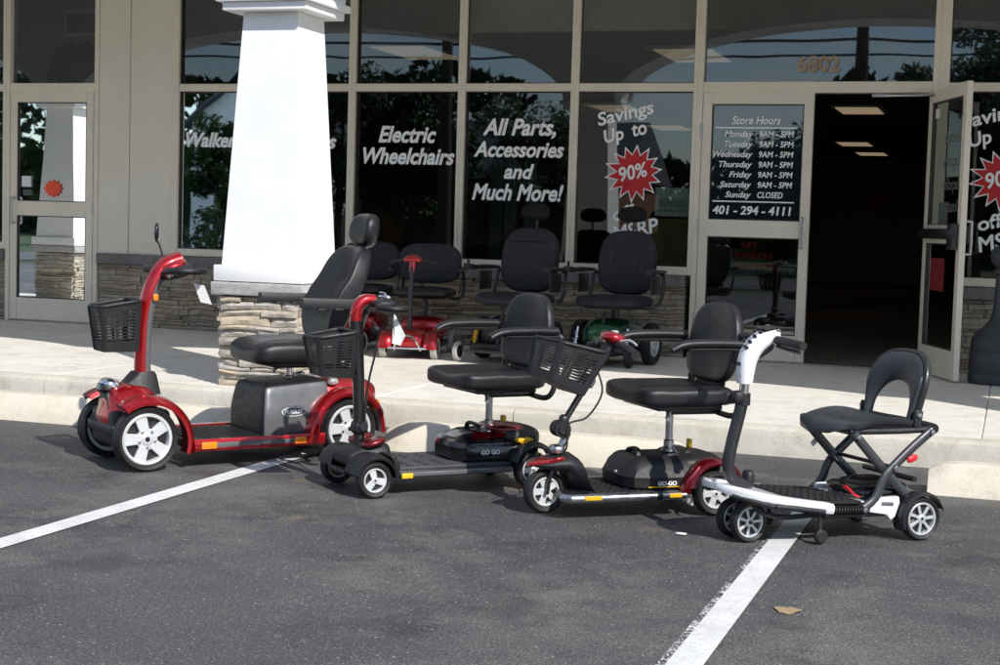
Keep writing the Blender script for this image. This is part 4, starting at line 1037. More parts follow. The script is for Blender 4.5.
b = B(); tube(b, [(.65, .035, .20), (.67, .036, .15), (.678, .036, .09)], [.018, .015, .013], 8, 3, flat=.5); tube(b, [(.65, -.035, .20), (.67, -.036, .15), (.678, -.036, .09)], [.018, .015, .013], 8, 3, flat=.5); box(b, (.645, 0, .205), (.06, .085, .03), None, .008); tube(b, [(.678, -.04, .09), (.678, .04, .09)], .008, 8); obj('front_fork', b, 'metalblk', g2, 50)
b = B(); rs = []
for x, z0_, z1_, w_ in ((.735, .195, .210, .035), (.70, .185, .222, .062), (.65, .175, .238, .078), (.60, .165, .248, .088), (.575, .11, .250, .11), (.555, .10, .235, .15), (.54, .10, .16, .165), (.525, .10, .118, .17)):
    rs.append([(x, w_ * cos(a) ** 1 if True else 0, (z0_ + z1_) / 2 + (z1_ - z0_) / 2 * sin(a)) for a in [2 * pi * k / 16 for k in range(16)]])
rings(b, rs); fcl = obj('front_cowl', b, 'plastic', g2, 50)
b = B(); rings(b, [[(x, w_ * cos(a), z + .011 * sin(a)) for a in [2 * pi * k / 14 for k in range(14)]] for x, z, w_ in ((.755, .200, .012), (.735, .206, .040), (.69, .215, .068), (.64, .226, .080), (.60, .232, .06))]); obj('red_trim', b, 'red', fcl, 60)
ta = V((.625, 0, .24)); tb = V((.412, 0, .680)); td = (tb - ta).normalized()
b = B(); tube(b, [ta, ta + td * .10], .016, 12); sq(b, (.628, 0, .262), (.03, .035, .02), 3, 3, 5); obj('tiller_foot', b, 'steel', g2, 60)
b = B(); tube(b, [(.615, -.035, .345), (.615, .035, .345)], .034, 22); tube(b, [(.615, .035, .345), (.615, .045, .345)], [.026, .018], 18); obj('tiller_joint', b, 'plastic', g2)
b = B(); tube(b, [V((.608, 0, .36)), V((.43, 0, .645))], .0135, 14); sq(b, (.60, 0, .375), (.02, .022, .03), 3, 3, 5); obj('tiller_post', b, 'metalblk', g2)
b = B(); sq(b, (.497, 0, .54), (.026, .022, .024), 4, 4, 5, rot=RY(-30)); obj('tiller_clamp', b, 'shroud', g2, 60)
b = B(); tube(b, [(.435, 0, .635), (.405, 0, .685), (.385, 0, .70)], [.022, .028, .034], 12, 3); tube(b, [(.395, -.225, .668), (.39, -.16, .680), (.392, -.06, .695), (.392, .06, .695), (.39, .16, .680), (.395, .225, .668)], .0165, 12, 3); obj('handlebar', b, 'plastic', g2, 60)
b = B(); sq(b, (.392, 0, .718), (.050, .062, .027), 2.4, 2.4, 8, rot=RY(-14)); cv = obj('tiller_cover', b, 'red', g2, 60)
b = B(); lathe(b, [(.016, .735), (.017, .744), (.011, .750), (0, .75)], (.385, 0, 0), n=14); obj('speed_knob', b, 'rimgrey', cv)
for s in (1, -1):
    b = B(); tube(b, [(.385, s * .06, .71), (.36, s * .10, .715), (.35, s * .14, .70)], .005, 8, 3); obj('thumb_lever', b, 'rimgrey', cv)
    b = B(); tube(b, [(.3935, s * .13, .686), (.395, s * .228, .667)], .0195, 12); obj('grip', b, 'rubber', g2)
b = B(); tube(b, [(.47, .012, .60), (.455, .05, .50), (.52, .055, .40), (.60, .05, .37), (.60, .04, .28), (.615, .03, .245)], .0042, 8, 5); obj('cable', b, 'rubber', g2)
basket(g2, [(.685, -.145, .715), (.685, .145, .715), (.478, .155, .668), (.478, -.155, .668)], [(.715, -.125, .560), (.715, .125, .560), (.575, .13, .495), (.575, -.13, .495)], nslat=9)
b = B(); rs = []
for z, k in ((.106, .012), (.118, 0), (.160, -.004), (.172, .004), (.205, .022), (.228, .05), (.236, .07)):
    rs.append([(x, y, z) for x, y in ((.372 - k, -.10), (.375 - k, -.05), (.375 - k, .05), (.372 - k, .10), (.34 - k, .150 - k * .6), (.26, .172 - k), (.05, .172 - k), (.05, -.172 + k), (.26, -.172 + k), (.34 - k, -.150 + k * .6))])
rings(b, rs); bat = obj('battery_box', b, 'plastic', g2, 30)
b = B(); tube(b, [(.285, -.055, .225), (.28, -.045, .247), (.27, 0, .256), (.28, .045, .247), (.285, .055, .225)], .010, 8, 3, flat=1.3); obj('carry_handle', b, 'plastic', bat)
b = B(); box(b, (.374, .03, .165), (.006, .022, .018), None, .002); obj('charge_port', b, 'rimgrey', bat)
text('lettering', 'GO-GO', 'vinyl_letter', bat, (.205, .1745, .128), *SIDE, width=.085, height=.018, bold=.03, align='CENTER')
b = B(); bx(b, .12, .29, .1728, .1735, .1205, .1235); obj('yellow_stripe', b, 'yellow', bat, 0)
b = B(); sq(b, (.03, 0, .195), (.115, .155, .052), 3.5, 3, 8); bx(b, -.06, .12, -.15, .15, .08, .17, .02, 0, 3); sq(b, (.065, .06, .243), (.02, .02, .012), 2.5, 2.5, 5); obj('rear_body', b, 'plastic', g2, 50)
for s in (1, -1):
    t_ = B(); arch(t_, (.0, .105), .118, 8, 172, .135, .232, .012, 16, .012)
    prism(t_, [(.118, .098), (.165, .098), (.135, .160), (.085, .215), (.07, .20), (.105, .15)], .165, .222, 'y', .006)
    if s < 0: t_.transform(Matrix.Scale(-1, 4, (0, 1, 0)))
    b = B(); join(b, t_); obj('rear_fender', b, 'darkred', g2, 50)
b = B(); box(b, (-.02, -.08, .258), (.018, .028, .045), None, .005); obj('release_lever', b, 'yellow', g2)
b = B(); tube(b, [(.09, .15, .07), (.12, .20, .055), (.12, .235, .058)], .006, 8, 3); obj('freewheel_lever', b, 'rimgrey', g2)
seat_post(g2, .118, .243, .425); folding_seat(g2, .118, .495, 0, xoff=-.06)

# ------------------------------------------------------------------ white folding scooter
wf = thing('folding_scooter', 'white folding travel scooter with crossed charcoal seat frame at the far right', 'mobility scooter', (-.4323, -5.8540, 0), R(-139), 'mobility scooters parked on the asphalt')
for y in (.066, -.034): wheel(wf, (.688, y, .078), .078, .042, 1, 7, rimm='rimgrey', rr_=.75, steer=R(5))
for s in (1, -1): wheel(wf, (0, s * .198, .085), .085, .050, s, 7, rimm='rimgrey', rr_=.75)
b = B(); tube(b, [(.688, -.06, .078), (.688, .09, .078)], .007, 8); tube(b, [(.688, .016, .078), (.70, .016, .13), (.71, .016, .19)], .014, 10, 3); obj('front_fork', b, 'metalblk', wf)
# body shell: white side beams rising to a pointed nose
b = B()
for s in (1, -1):
    rs = []
    for x, y, z, w_, h in ((.822, .022, .214, .024, .012), (.803, .066, .210, .028, .017), (.765, .108, .200, .030, .021), (.70, .153, .184, .032, .022), (.63, .180, .171, .032, .022), (.53, .188, .158, .031, .019), (.43, .190, .143, .028, .020), (.405, .190, .140, .026, .019)):
        rs.append([(x, s * (y + dy * w_), z + dz * h) for dy, dz in ((-1, -.8), (.7, -1), (1, -.3), (1, .5), (.6, 1), (-1, 1))])
    rings(b, rs)
rings(b, [[(x, y, z) for y, z in ((-w_, z0_), (w_, z0_), (w_, z0_ + .018), (-w_, z0_ + .018))] for x, w_, z0_ in ((.826, .02, .206), (.805, .065, .200), (.76, .11, .192), (.70, .14, .182), (.60, .15, .170))])
sh = obj('body_shell', b, 'whiteplastic', wf, 40)
for s in (1, -1):
    b = B()
    tube(b, [(.66, s * .207, .160), (.56, s * .2165, .148), (.45, s * .2165, .132)], .010, 8, 3, flat=1.1); tube(b, [(.785, s * .105, .188), (.72, s * .165, .172), (.66, s * .205, .158)], .011, 8, 3)
    obj('black_sill', b, 'plastic', sh, 50)
b = B(); rings(b, [[(x, y, z) for y, z in ((-w_, z0_), (w_, z0_), (w_, z0_ + .010), (-w_, z0_ + .010))] for x, w_, z0_ in ((.60, .09, .175), (.55, .150, .169), (.44, .160, .154), (.25, .165, .146))])
for k in range(9):
    for j_ in range(7): box(b, (.28 + k * .031, -.138 + j_ * .046, .1565 + k * .0026), (.024, .034, .006), RY(-4), .0015, 1)
obj('deck', b, 'rubber', wf)
b = B()
for s in (1, -1): bx(b, .03, .42, s * .16 - .013, s * .16 + .013, .095, .122, .004)
bx(b, .40, .44, -.16, .16, .098, .12, .004); bx(b, -.02, .02, -.19, .19, .072, .098, .004); bx(b, .03, .25, -.14, .14, .085, .15, .015)
tube(b, [(.44, .15, .11), (.60, .11, .10), (.70, .06, .15)], .010, 8, 3); tube(b, [(.44, -.15, .11), (.60, -.11, .10), (.70, -.03, .15)], .010, 8, 3); obj('frame', b, 'metalblk', wf)
for s in (1, -1):
    b = B(); tube(b, [(.44, s * .175, .095), (.443, s * .18, .04)], .009, 8); lathe(b, [(0, .012), (.020, .012), (.027, .006), (.027, -.006), (.020, -.012), (0, -.012)], (.442, s * .185, .033), 'y', 20); obj('anti_tip_roller', b, 'rubber', wf)
    b = B(); tube(b, [(.40, s * .195, .132), (.262, s * .195, .128)], .011, 10)
    for k in range(11): lathe(b, [(.011, -.0035), (.0185, -.002), (.0185, .002), (.011, .0035)], (.393 - k * .0125, s * .195, .1318 - k * .0004), 'x', 14)
    obj('bellows', b, 'rubber', wf)
    b = B(); prism(b, [(.225, .172), (.10, .175), (.095, .150), (.115, .095), (.135, .082), (.155, .105), (.235, .118)], min(s * .172, s * .20), max(s * .172, s * .20), 'y', .006); rp = obj('rear_side_panel', b, 'whiteplastic', wf)
    b = B(); box(b, (.155, s * .2005, .148), (.055, .004, .014), RY(-4), .001); obj('panel_mark', b, 'shroud', rp)
    t_ = B(); arch(t_, (0, .085), .098, -22, 160, .165, .232, .006, 16, .008)
    if s < 0: t_.transform(Matrix.Scale(-1, 4, (0, 1, 0)))
    b = B(); join(b, t_); obj('rear_fender', b, 'metalblk', wf, 50)
b = B(); sq(b, (.11, 0, .180), (.125, .145, .033), 4, 3, 9, lambda u, c: (c.x, c.y, c.z - .01 * u.x)); bat = obj('battery_pack', b, 'gloss', wf, 60)
b = B(); tube(b, [(.235, .05, .185), (.262, .06, .196), (.265, .09, .198), (.255, .12, .175), (.235, .13, .165)], .0055, 8, 4); obj('red_strap', b, 'redplastic', bat)
b = B(); bx(b, .03, .27, -.15, .15, .145, .152, .004); obj('battery_tray', b, 'whiteplastic', wf)
# crossed legs
def bar(pts, y, w_=.013, name='frame_leg', mat='graphite', r=.019):
    b = B(); tube(b, [(x, y, z) for x, z in pts], r, 4 if False else 10, 3, flat=.62, up=(0, 1, 0)); return obj(name, b, mat, wf, 50)
for s, dx in ((1, 0), (-1, -.01)):
    yo, yi = s * .192, s * .165
    bar([(.262 + dx, .130), (.205 + dx, .172), (.172 + dx, .245), (.135 + dx, .285), (.04 + dx, .365), (-.045 + dx, .427)], yo)
    bar([(.300 + dx, .420), (.18 + dx, .300), (.068 + dx, .195), (.03 + dx, .155)], yi)
    b = B()
    for x, z, y in ((.262, .130, yo), (.130, .287, yo), (-.035, .42, yo), (.285, .405, yi)): lathe(b, [(0, s * .022), (.010, s * .021), (.012, s * .012), (.012, -.0)], (x + dx, y, z), 'y', 12)
    obj('pivot_bolt', b, 'steel', wf)
b = B(); sq(b, (.058, .212, .322), (.026, .008, .014), 2.4, 2.4, 6, rot=RY(20)); obj('release_tab', b, 'redplastic', wf, 60)
b = B(); box(b, (.228, -.188, .34), (.05, .004, .022), RY(42), .001); obj('label_sticker', b, 'paper', wf)
b = B(); tube(b, [(.13, -.19, .287), (.13, .19, .287)], .008, 8); tube(b, [(.03, -.165, .157), (.03, .165, .157)], .008, 8); tube(b, [(.0, -.17, .23), (.0, .16, .23)], .011, 10); obj('cross_bar', b, 'metalblk', wf)
b = B()
for s in (1, -1): tube(b, [(.31, s * .15, .424), (.10, s * .165, .424), (-.05, s * .175, .428)], .013, 10, 3)
tube(b, [(-.055, -.19, .430), (-.075, -.15, .432), (-.08, 0, .433), (-.075, .15, .432), (-.055, .19, .430)], .018, 10, 4, flat=1); tube(b, [(.305, -.15, .422), (.305, .15, .422)], .012, 8); box(b, (.12, 0, .437), (.30, .25, .012), None, .004); obj('seat_frame', b, 'metalblk', wf)
# moulded seat: dished pad wide in front, narrower behind
b = B(); nu, nv = 16, 14; top_, bot_ = [], []
def seatz(u, v):
    x = .385 - .385 * u
    edge = abs(v) ** 2
    z = .462 + .020 * (1 - edge) * max(0, 1 - u * 1.6) + (.030 * edge * sin(pi * min(1, max(0, (u - .25) / .7))) ) - .012 * sin(pi * u)
    if u < .18: z -= .05 * (1 - u / .18) ** 2
    return x, z
for iu in range(nu + 1):
    u = iu / nu; hw = .185 * (1 - .10 * max(0, u - .4)) * (math.sqrt(max(.0006, 1 - (1 - min(1, u / .34)) ** 2.1)))
    a_, c_ = [], []
    for iv in range(nv + 1):
        v = -1 + 2 * iv / nv; x, z = seatz(u, v); th = .044 * (1 - .5 * abs(v) ** 4) * (1 if .02 < u < .98 else .4)
        a_.append((x, v * hw, z)); c_.append((x, v * hw * .97, z - th))
    top_.append(a_); bot_.append(c_)
rings(b, [top_[i] + list(reversed(bot_[i])) for i in range(nu + 1)]); obj('seat', b, 'vinylgrey', wf, 60)
# backrest: an arch with a half-round opening
b = B(); R0, H0 = .172, .268; sec = []
inner, outer = [], []
for k in range(25):
    a = pi * k / 24
    yo = R0 * math.copysign(abs(cos(a)) ** .72, cos(a)); zo = .105 + (H0 - .105) * sin(a) ** .72
    yi = .116 * cos(a); zi = .02 + .134 * sin(a)
    outer.append((yo, zo)); inner.append((yi, zi))
outer = [(R0 * .86, 0)] + [(y * (.86 + .14 * min(1, z / .15)), z) for y, z in outer] + [(-R0 * .86, 0)]; inner = [(.118, 0)] + inner + [(-.118, 0)]
rs = []
for (yo, zo), (yi, zi) in zip(outer, inner):
    ring = []
    for k in range(12):
        a = 2 * pi * k / 12; m_ = .5 + .5 * cos(a) * 1.0; th = .016 * sin(a)
        y = yi + (yo - yi) * m_; z = zi + (zo - zi) * m_
        ring.append((-.02 * (z / .25) + .028 * (y / .17) ** 2 + th, y, z))
    rs.append(ring)
rings(b, rs); mk_ = Matrix.Translation((.005, 0, .452)) @ RY(-8); b.transform(mk_); bk_ = obj('backrest', b, 'vinylgrey', wf, 60)
b = B(); pts = [(-.02 * (z / .25) + .028 * (y / .17) ** 2 - .018, y * 1.01, z * 1.01) for y, z in outer]
tube(b, [mk_ @ V(p) for p in pts], .013, 8, 2, flat=1.2); obj('back_frame', b, 'metalblk', bk_, 60)
b = B()
for s in (1, -1):
    box(b, (.012, s * .172, .468), (.034, .022, .07), RY(-8), .006); lathe(b, [(0, s * .018), (.009, s * .017), (.011, .0)], (.014, s * .174, .484), 'y', 12, mi=1)
tube(b, [(.0, -.17, .455), (.0, .17, .455)], .009, 8); obj('back_hinge', b, ['metalblk', 'steel'], wf)
# tiller
b = B(); tube(b, [(.64, 0, .215), (.672, 0, .212), (.725, 0, .235), (.745, 0, .285), (.735, 0, .36), (.705, 0, .48), (.690, 0, .555)], [.020, .023, .024, .024, .024, .024, .024], 14, 4); obj('tiller_tube', b, 'metalblk', wf, 60)
b = B(); sq(b, (.655, 0, .235), (.020, .026, .030), 3, 3, 5); sq(b, (.715, .0, .545), (.026, .026, .026), 3, 3, 5); lathe(b, [(.0285, .515), (.0285, .56)], (.692, 0, 0), n=18); tube(b, [(.70, -.03, .54), (.73, -.05, .54)], [.024, .028], 12); obj('tiller_clamp', b, 'plastic', wf, 60)
b = B(); tube(b, [(.690, 0, .55), (.686, 0, .61)], .0185, 14); obj('inner_tube', b, 'chrome', wf)
pth = [(p.x, p.z) for p in smooth_path([(.688, 0, .598), (.688, 0, .64), (.682, 0, .69), (.655, 0, .74), (.605, 0, .775), (.565, 0, .783)], 4)]
b = B(); n = len(pth); rings(b, colsec(pth, [.030 + .015 * i / n for i in range(n)], [.027 + .005 * sin(pi * i / n) for i in range(n)], 1)); rings(b, colsec(pth, [.030 + .015 * i / n for i in range(n)], [.026 + .013 * sin(pi * i / n) for i in range(n)], -1)); hdd = obj('tiller_head', b, 'whiteplastic', wf, 55)
b = B()
for i_, (x, z) in enumerate(((.697, .735), (.680, .755), (.660, .775), (.636, .790))):
    for y in (.018, -.018): box(b, (x + .002, y, z + .002), (.020, .014, .012), RY(-40 + i_ * -8), .003)
box(b, (.60, 0, .807), (.06, .07, .014), RY(-72 + 90 - 10), .003); obj('control_buttons', b, 'gloss', hdd)
b = B(); box(b, (.716, .0, .672), (.004, .030, .016), RY(4), .001); box(b, (.714, 0, .628), (.004, .034, .010), RY(2), .001); obj('tiller_mark', b, 'ink', hdd)
b = B(); sq(b, (.615, 0, .728), (.05, .022, .025), 3, 3, 6, rot=RY(30)); tube(b, [(.582, -.06, .765), (.578, 0, .768), (.582, .06, .765)], .013, 10, 2); obj('handle_core', b, 'plastic', wf, 60)
for s in (1, -1):
    b = B(); tube(b, [(.58, s * .045, .766), (.578, s * .22, .757)], .0165, 12); obj('grip', b, 'rubber', wf)
    b = B(); tube(b, [(.585, s * .05, .745), (.57, s * .08, .737), (.562, s * .17, .730)], [.007, .007, .009], 8, 3); obj('brake_lever', b, 'metalblk', wf)
b = B(); tube(b, [(.56, -.03, .79), (.545, -.07, .812), (.56, -.10, .80)], .005, 8, 3); lathe(b, [(.012, .795), (.013, .803), (.006, .808), (0, .808)], (.57, .03, 0), n=12); obj('speed_dial', b, 'chrome', wf)

# ------------------------------------------------------------------ power chairs standing on the walkway
def power_chair(name, label, loc, rz, base, tyre, casters, seams, spring, scale=1.0, group='power chairs on the walkway'):
    t_ = thing(name, label, 'power wheelchair', loc, rz, group)
    for s in (1, -1):
        wheel(t_, (.02, s * .285, .16), .16, .085, s, 5, tyre='rubber' if not tyre else tyre, rimm='rimgrey', rr_=.60)
        cw = wheel(t_, (.42, s * casters, .075), .075, .04, s, 5, tyre='greytyre' if spring == 'copper' else 'rubber', rimm='metalblk', rr_=.62)
        b = B(); tube(b, [(.42, s * (casters + .03), .075), (.41, s * (casters + .03), .14), (.38, s * casters, .175), (.25, s * .22, .19)], .013, 8, 3); tube(b, [(.42, s * (casters - .03), .075), (.41, s * (casters - .03), .14), (.38, s * casters, .175)], .011, 8, 3); obj('caster_fork', b, 'metalblk', t_)
        b = B(); tube(b, [(.33, s * .21, .12), (.30, s * .20, .28)], .010, 10); tube(b, [(.328 - .022 * k / 36 + .018 * cos(k), s * (.21 - .007 * k / 36) + .018 * sin(k), .15 + .10 * k / 36) for k in range(37)], .0045, 6); obj('spring', b, spring, t_)
    b = B(); sq(b, (.06, 0, .22), (.30, .20, .13), 3.4, 3, 9, lambda u, c: (c.x, c.y * (1 - .15 * max(0, u.z)), c.z)); obj('base_shroud', b, base, t_, 55)
    b = B(); bx(b, -.25, .40, -.21, .21, .09, .14, .01); tube(b, [(.05, 0, .30), (.05, 0, .44)], .03, 12); bx(b, -.12, .26, -.18, .18, .415, .435, .005); obj('chassis', b, 'metalblk', t_)
    b = B(); prism(b, [(.36, -.19), (.56, -.17), (.56, .17), (.36, .19)], .085, .10, 'z', .006); tube(b, [(.36, 0, .10), (.34, 0, .2), (.27, 0, .40)], .014, 8, 3); obj('footplate', b, 'plastic', t_)
    b = B(); sq(b, (.08, 0, .475), (.25, .25, .055), 6, 3, 11, lambda u, c: (c.x, c.y, c.z - (.012 * (1 - u.y ** 2) if u.z > 0 else 0) - .01 * max(0, u.x) ** 4)); obj('seat', b, 'fabric', t_, 50)
    mb = Matrix.Translation((-.20, 0, .76)) @ RY(-10)
    def bkf(u, co):
        x, y, z = co
        y *= 1 - .24 * max(0, u.z) ** 2.2 - .10 * max(0, -u.z) ** 2
        x += .05 * abs(u.y) ** 2.5 if u.x > 0 else .01
        return (x, y, z)
    b = B(); sq(b, (0, 0, 0), (.055, .228, .250), 4, 4, 12, bkf); b.transform(mb); bk = obj('backrest', b, 'fabric', t_, 50)
    b = B()
    if seams:
        for s in (1, -1): tube(b, [mb @ V((.068, s * .20, -.22)), mb @ V((.063, s * .145, -.05)), mb @ V((.060, s * .125, .10)), mb @ V((.045, s * .10, .23))], .005, 6, 5)
    else:
        tube(b, [mb @ V((.075, -.19, .13)), mb @ V((.058, 0, .135)), mb @ V((.075, .19, .13))], .003, 6, 4)
    obj('piping', b, 'gloss', bk)
    mh = Matrix.Translation((-.265, 0, 1.125)) @ RY(-6)
    b = B(); sq(b, (0, 0, 0), (.045, .118, .062), 2.6, 2.5, 9, lambda u, c: (c.x + .03 * u.y ** 2, c.y, c.z + .012 * (1 - u.y ** 2))); b.transform(mh); hd = obj('headrest', b, 'padding', t_, 60)
    b = B(); tube(b, [mh @ V((-.02, 0, -.03)), mh @ V((-.02, 0, -.16))], .009, 8); obj('headrest_post', b, 'metalblk', hd)
    for s in (1, -1):
        b = B(); tube(b, [(-.20, s * .29, .70), (.05, s * .30, .705), (.17, s * .30, .70)], [.022, .03, .026], 10, 3, flat=.6); arm = obj('armrest', b, 'vinyl', t_, 60)
        b = B(); tube(b, [(-.22, s * .26, .68), (-.20, s * .29, .66), (-.15, s * .295, .50), (-.05, s * .28, .44), (.0, s * .2, .43)], .014, 8, 4); box(b, (.0, s * .295, .60), (.20, .008, .14), None, .003); obj('arm_support', b, 'metalblk', arm)
    b = B(); box(b, (.22, -.32, .705), (.11, .06, .04), RY(-6), .01); tube(b, [(.24, -.32, .72), (.245, -.32, .765)], [.009, .012], 8); obj('joystick_box', b, 'plastic', t_)
    return t_
power_chair('power_chair', 'black power wheelchair with light grey front casters and yellow springs under the All Parts window', (-3.56, -1.03, .15), R(-98), 'plastic', None, .29, False, 'copper')
pc2 = power_chair('power_chair', 'black power wheelchair with green base cover standing under the starburst window', (-2.86, -.74, .15), R(-97), 'green', None, .26, True, 'chrome')

def small_red(label, loc, rz):
    t_ = thing('travel_scooter', label, 'mobility scooter', loc, rz, 'red travel scooters on the walkway')
    for s in (1, -1):
        wheel(t_, (.72, s * .195, .085), .085, .055, s, 5, tyre='greytyre', rimm='metalblk', rr_=.62); wheel(t_, (0, s * .20, .09), .09, .06, s, 5, tyre='greytyre', rimm='metalblk', rr_=.62)
        a_ = B(); arch(a_, (.70, .09), .105, -5, 165, .12, .225, .012, 14, .012)
        if s < 0: a_.transform(Matrix.Scale(-1, 4, (0, 1, 0)))
        b = B(); join(b, a_); obj('front_fender', b, 'red', t_, 50)
    b = B(); sq(b, (.72, 0, .16), (.11, .13, .075), 2.6, 2.6, 8, lambda u, c: (c.x, c.y, c.z - .03 * max(0, u.x))); obj('front_cowl', b, 'red', t_, 60)
    b = B(); tube(b, [(.80, -.10, .07), (.845, -.085, .12), (.84, -.05, .165), (.835, 0, .18), (.84, .05, .165), (.845, .085, .12), (.80, .10, .07)], .008, 8, 3); tube(b, [(.81, -.15, .085), (.83, 0, .085), (.81, .15, .085)], .009, 8, 3); obj('bumper', b, 'chrome', t_)
    b = B(); bx(b, .05, .66, -.19, .19, .07, .11, .008); obj('deck', b, 'plastic', t_)
    b = B(); sq(b, (.08, 0, .20), (.20, .19, .10), 3.5, 3, 8); obj('rear_cowl', b, 'red', t_, 55)
    b = B(); tube(b, [(.74, 0, .20), (.72, 0, .45), (.68, 0, .70)], .018, 12, 3); obj('tiller_post', b, 'metalblk', t_)
    b = B(); sq(b, (.655, 0, .755), (.055, .075, .030), 2.4, 2.4, 7, lambda u, c: (c.x, c.y, c.z - .022 * u.y ** 2)); tube(b, [(.68, 0, .65), (.665, 0, .74)], [.024, .03], 10); obj('tiller_cover', b, 'red', t_, 60)
    b = B(); tube(b, [(.64, -.18, .72), (.65, -.08, .74), (.65, .08, .74), (.64, .18, .72)], .013, 10, 3); obj('handlebar', b, 'plastic', t_)
    b = B(); lathe(b, [(.02, .28), (.02, .42)], (.1, 0, 0), n=14); obj('seat_post', b, 'metalblk', t_)
    b = B(); sq(b, (.13, 0, .475), (.22, .235, .048), 5, 2.8, 9); obj('seat', b, 'vinyl', t_, 50)
    b = B(); sq(b, (0, 0, 0), (.045, .255, .16), 3.6, 3.4, 9, lambda u, c: (c.x + .03 * u.y ** 2, c.y * (1 - .08 * max(0, u.z) ** 2), c.z)); b.transform(Matrix.Translation((-.10, 0, .70)) @ RY(-8)); obj('backrest', b, 'fabric', t_, 50)
    for s in (1, -1):
        b = B(); tube(b, [(-.12, s * .27, .66), (.02, s * .285, .665), (.15, s * .285, .655)], [.018, .024, .02], 10, 3, flat=.7); arm = obj('armrest', b, 'vinyl', t_, 60)
        b = B(); tube(b, [(-.11, s * .26, .64), (-.13, s * .27, .55), (-.08, s * .26, .44), (.02, s * .18, .43)], .013, 8, 4); obj('arm_support', b, 'metalblk', arm)
    return t_
small_red('shiny red travel scooter with grey tyres on the walkway behind the red scooter', (-4.43, -.72, .15), R(-79))
small_red('partly hidden red travel scooter on the walkway directly beside the white pillar', (-5.02, -.58, .15), R(-84))


# ------------------------------------------------------------------ litter
b = B(); prism(b, [(-.02, -.008), (.016, -.012), (.022, .006), (-.012, .012)], .0, .006, 'z', .002); b.transform(Matrix.Translation((-1.165, -6.35, .005)))
tag(obj('paper_scrap', b, 'paper', None), 'tiny white paper scrap lying on the asphalt in front of the three-wheel scooter', 'litter')
b = B(); ring = [b.verts.new((-.615 + .040 * cos(a) * (1 + .25 * sin(3 * a)), -7.36 + .045 * sin(a) * (1 + .2 * cos(5 * a)), .004 + .0015 * cos(2 * a))) for a in [2 * pi * k / 14 for k in range(14)]]; b.faces.new(ring)  # thin sheet for a tan patch of dirt on the asphalt
tag(obj('tan_patch', b, 'tanpatch', None, angle=0), 'flat tan patch of dirt on the asphalt right of the white line', 'leaf')

rr = random.Random(9); bm = B()
for i in range(240):
    near = rr.random() < .82
    x = rr.uniform(-6.5, 1.5); y = rr.uniform(-4.68, -4.08) if near else rr.uniform(-7.5, -4.95); q = rr.uniform(.002, .006)
    t_ = B(); bmesh.ops.create_icosphere(t_, subdivisions=1, radius=q)
    for v in t_.verts: v.co = V((v.co.x * rr.uniform(.7, 1.5), v.co.y * rr.uniform(.7, 1.5), v.co.z * .6 + q * .4))
    t_.transform(Matrix.Translation((x, y, .001))); join(bm, t_)
tag(obj('grit', bm, 'ledge', None, kind='stuff'), 'loose grey grit scattered on the asphalt and along the kerb', 'grit')

# ------------------------------------------------------------------ across the road (seen mirrored in the windows)
def foliage(seed, rx, rz, zc, n, leaf=.20):
    rr = random.Random(seed); bm = B(); lay = bm.faces.layers.float.new('tone')
    cl = []
    for _ in range(34):
        d = V((rr.gauss(0, 1), rr.gauss(0, 1), rr.gauss(0, 1))).normalized() * rr.uniform(.35, 1)
        cl.append((V((d.x * rx, d.y * rx, zc + d.z * rz)), rr.uniform(.18, .36) * rx, rr.random()))
    for i in range(n):
        c, s, tn = rr.choice(cl); d = V((rr.gauss(0, 1), rr.gauss(0, 1), rr.gauss(0, .8))).normalized() * s * rr.uniform(.5, 1.1)
        p = c + d; a = V((rr.gauss(0, 1), rr.gauss(0, 1), rr.gauss(0, 1))).normalized(); q = a.orthogonal().normalized(); L = leaf * rr.uniform(.6, 1.3)
        f = bm.faces.new([bm.verts.new(p + v) for v in (a * L, q * L * .5, -a * L, -q * L * .5)]); f[lay] = min(1, max(0, tn * .6 + .4 * (d.z / s * .5 + .5)))
    return bm
def tree(label, loc, h, rx, seed, n=2600):
    t_ = thing('tree', label, 'tree', loc, random.random() * 6, 'trees across the road')
    b = B(); tube(b, [(0, 0, -.1), (.08, .02, h * .25), (-.05, .05, h * .5), (.03, 0, h * .85)], [.22, .17, .11, .03], 8, 3)
    rr = random.Random(seed)
    for k in range(6):
        a = k * 1.05 + rr.random(); z = h * rr.uniform(.28, .6); tube(b, [(0, 0, z), (cos(a) * rx * .4, sin(a) * rx * .4, z + h * .14), (cos(a) * rx * .75, sin(a) * rx * .75, z + h * .22)], [.08, .05, .02], 6, 2)
    obj('trunk', b, 'bark', t_); obj('crown', foliage(seed, rx, h * .42, h * .55, n * 5, .07 + rx * .018), 'leaf', t_, angle=0)
tree('tall leafy tree across the road right of the white house', (-24.4, -41, 0), 7.0, 2.2, 1)
tree('broad leafy tree across the road left of the utility pole', (-21.2, -40, 0), 7.2, 2.6, 2, 3200)
tree('round leafy tree across the road beside the near utility pole', (-17.6, -43, 0), 6.0, 2.4, 3)
tree('large leafy tree across the road facing the shop doors', (-6.6, -38, 0), 4.6, 2.2, 4)
tree('tall dark tree across the road facing the right windows', (-1.2, -38, 0), 8.6, 3.0, 5, 3600)
tree('leafy tree far right across the road', (4.5, -42, 0), 8.0, 3.0, 6)
tree('small leafy tree close to the white house gable', (-27.6, -38, 0), 5.2, 1.6, 7)
def shrub(label, loc, r, seed):
    t_ = thing('shrub', label, 'shrub', loc, 0, 'clipped shrubs beside the road'); obj('leaves', foliage(seed, r, r * .75, r * .6, 1100, .10), 'leaf', t_, angle=0)
    b = B(); tube(b, [(0, 0, -.05), (0, 0, r * .7)], [.05, .03], 6); obj('stem', b, 'bark', t_)
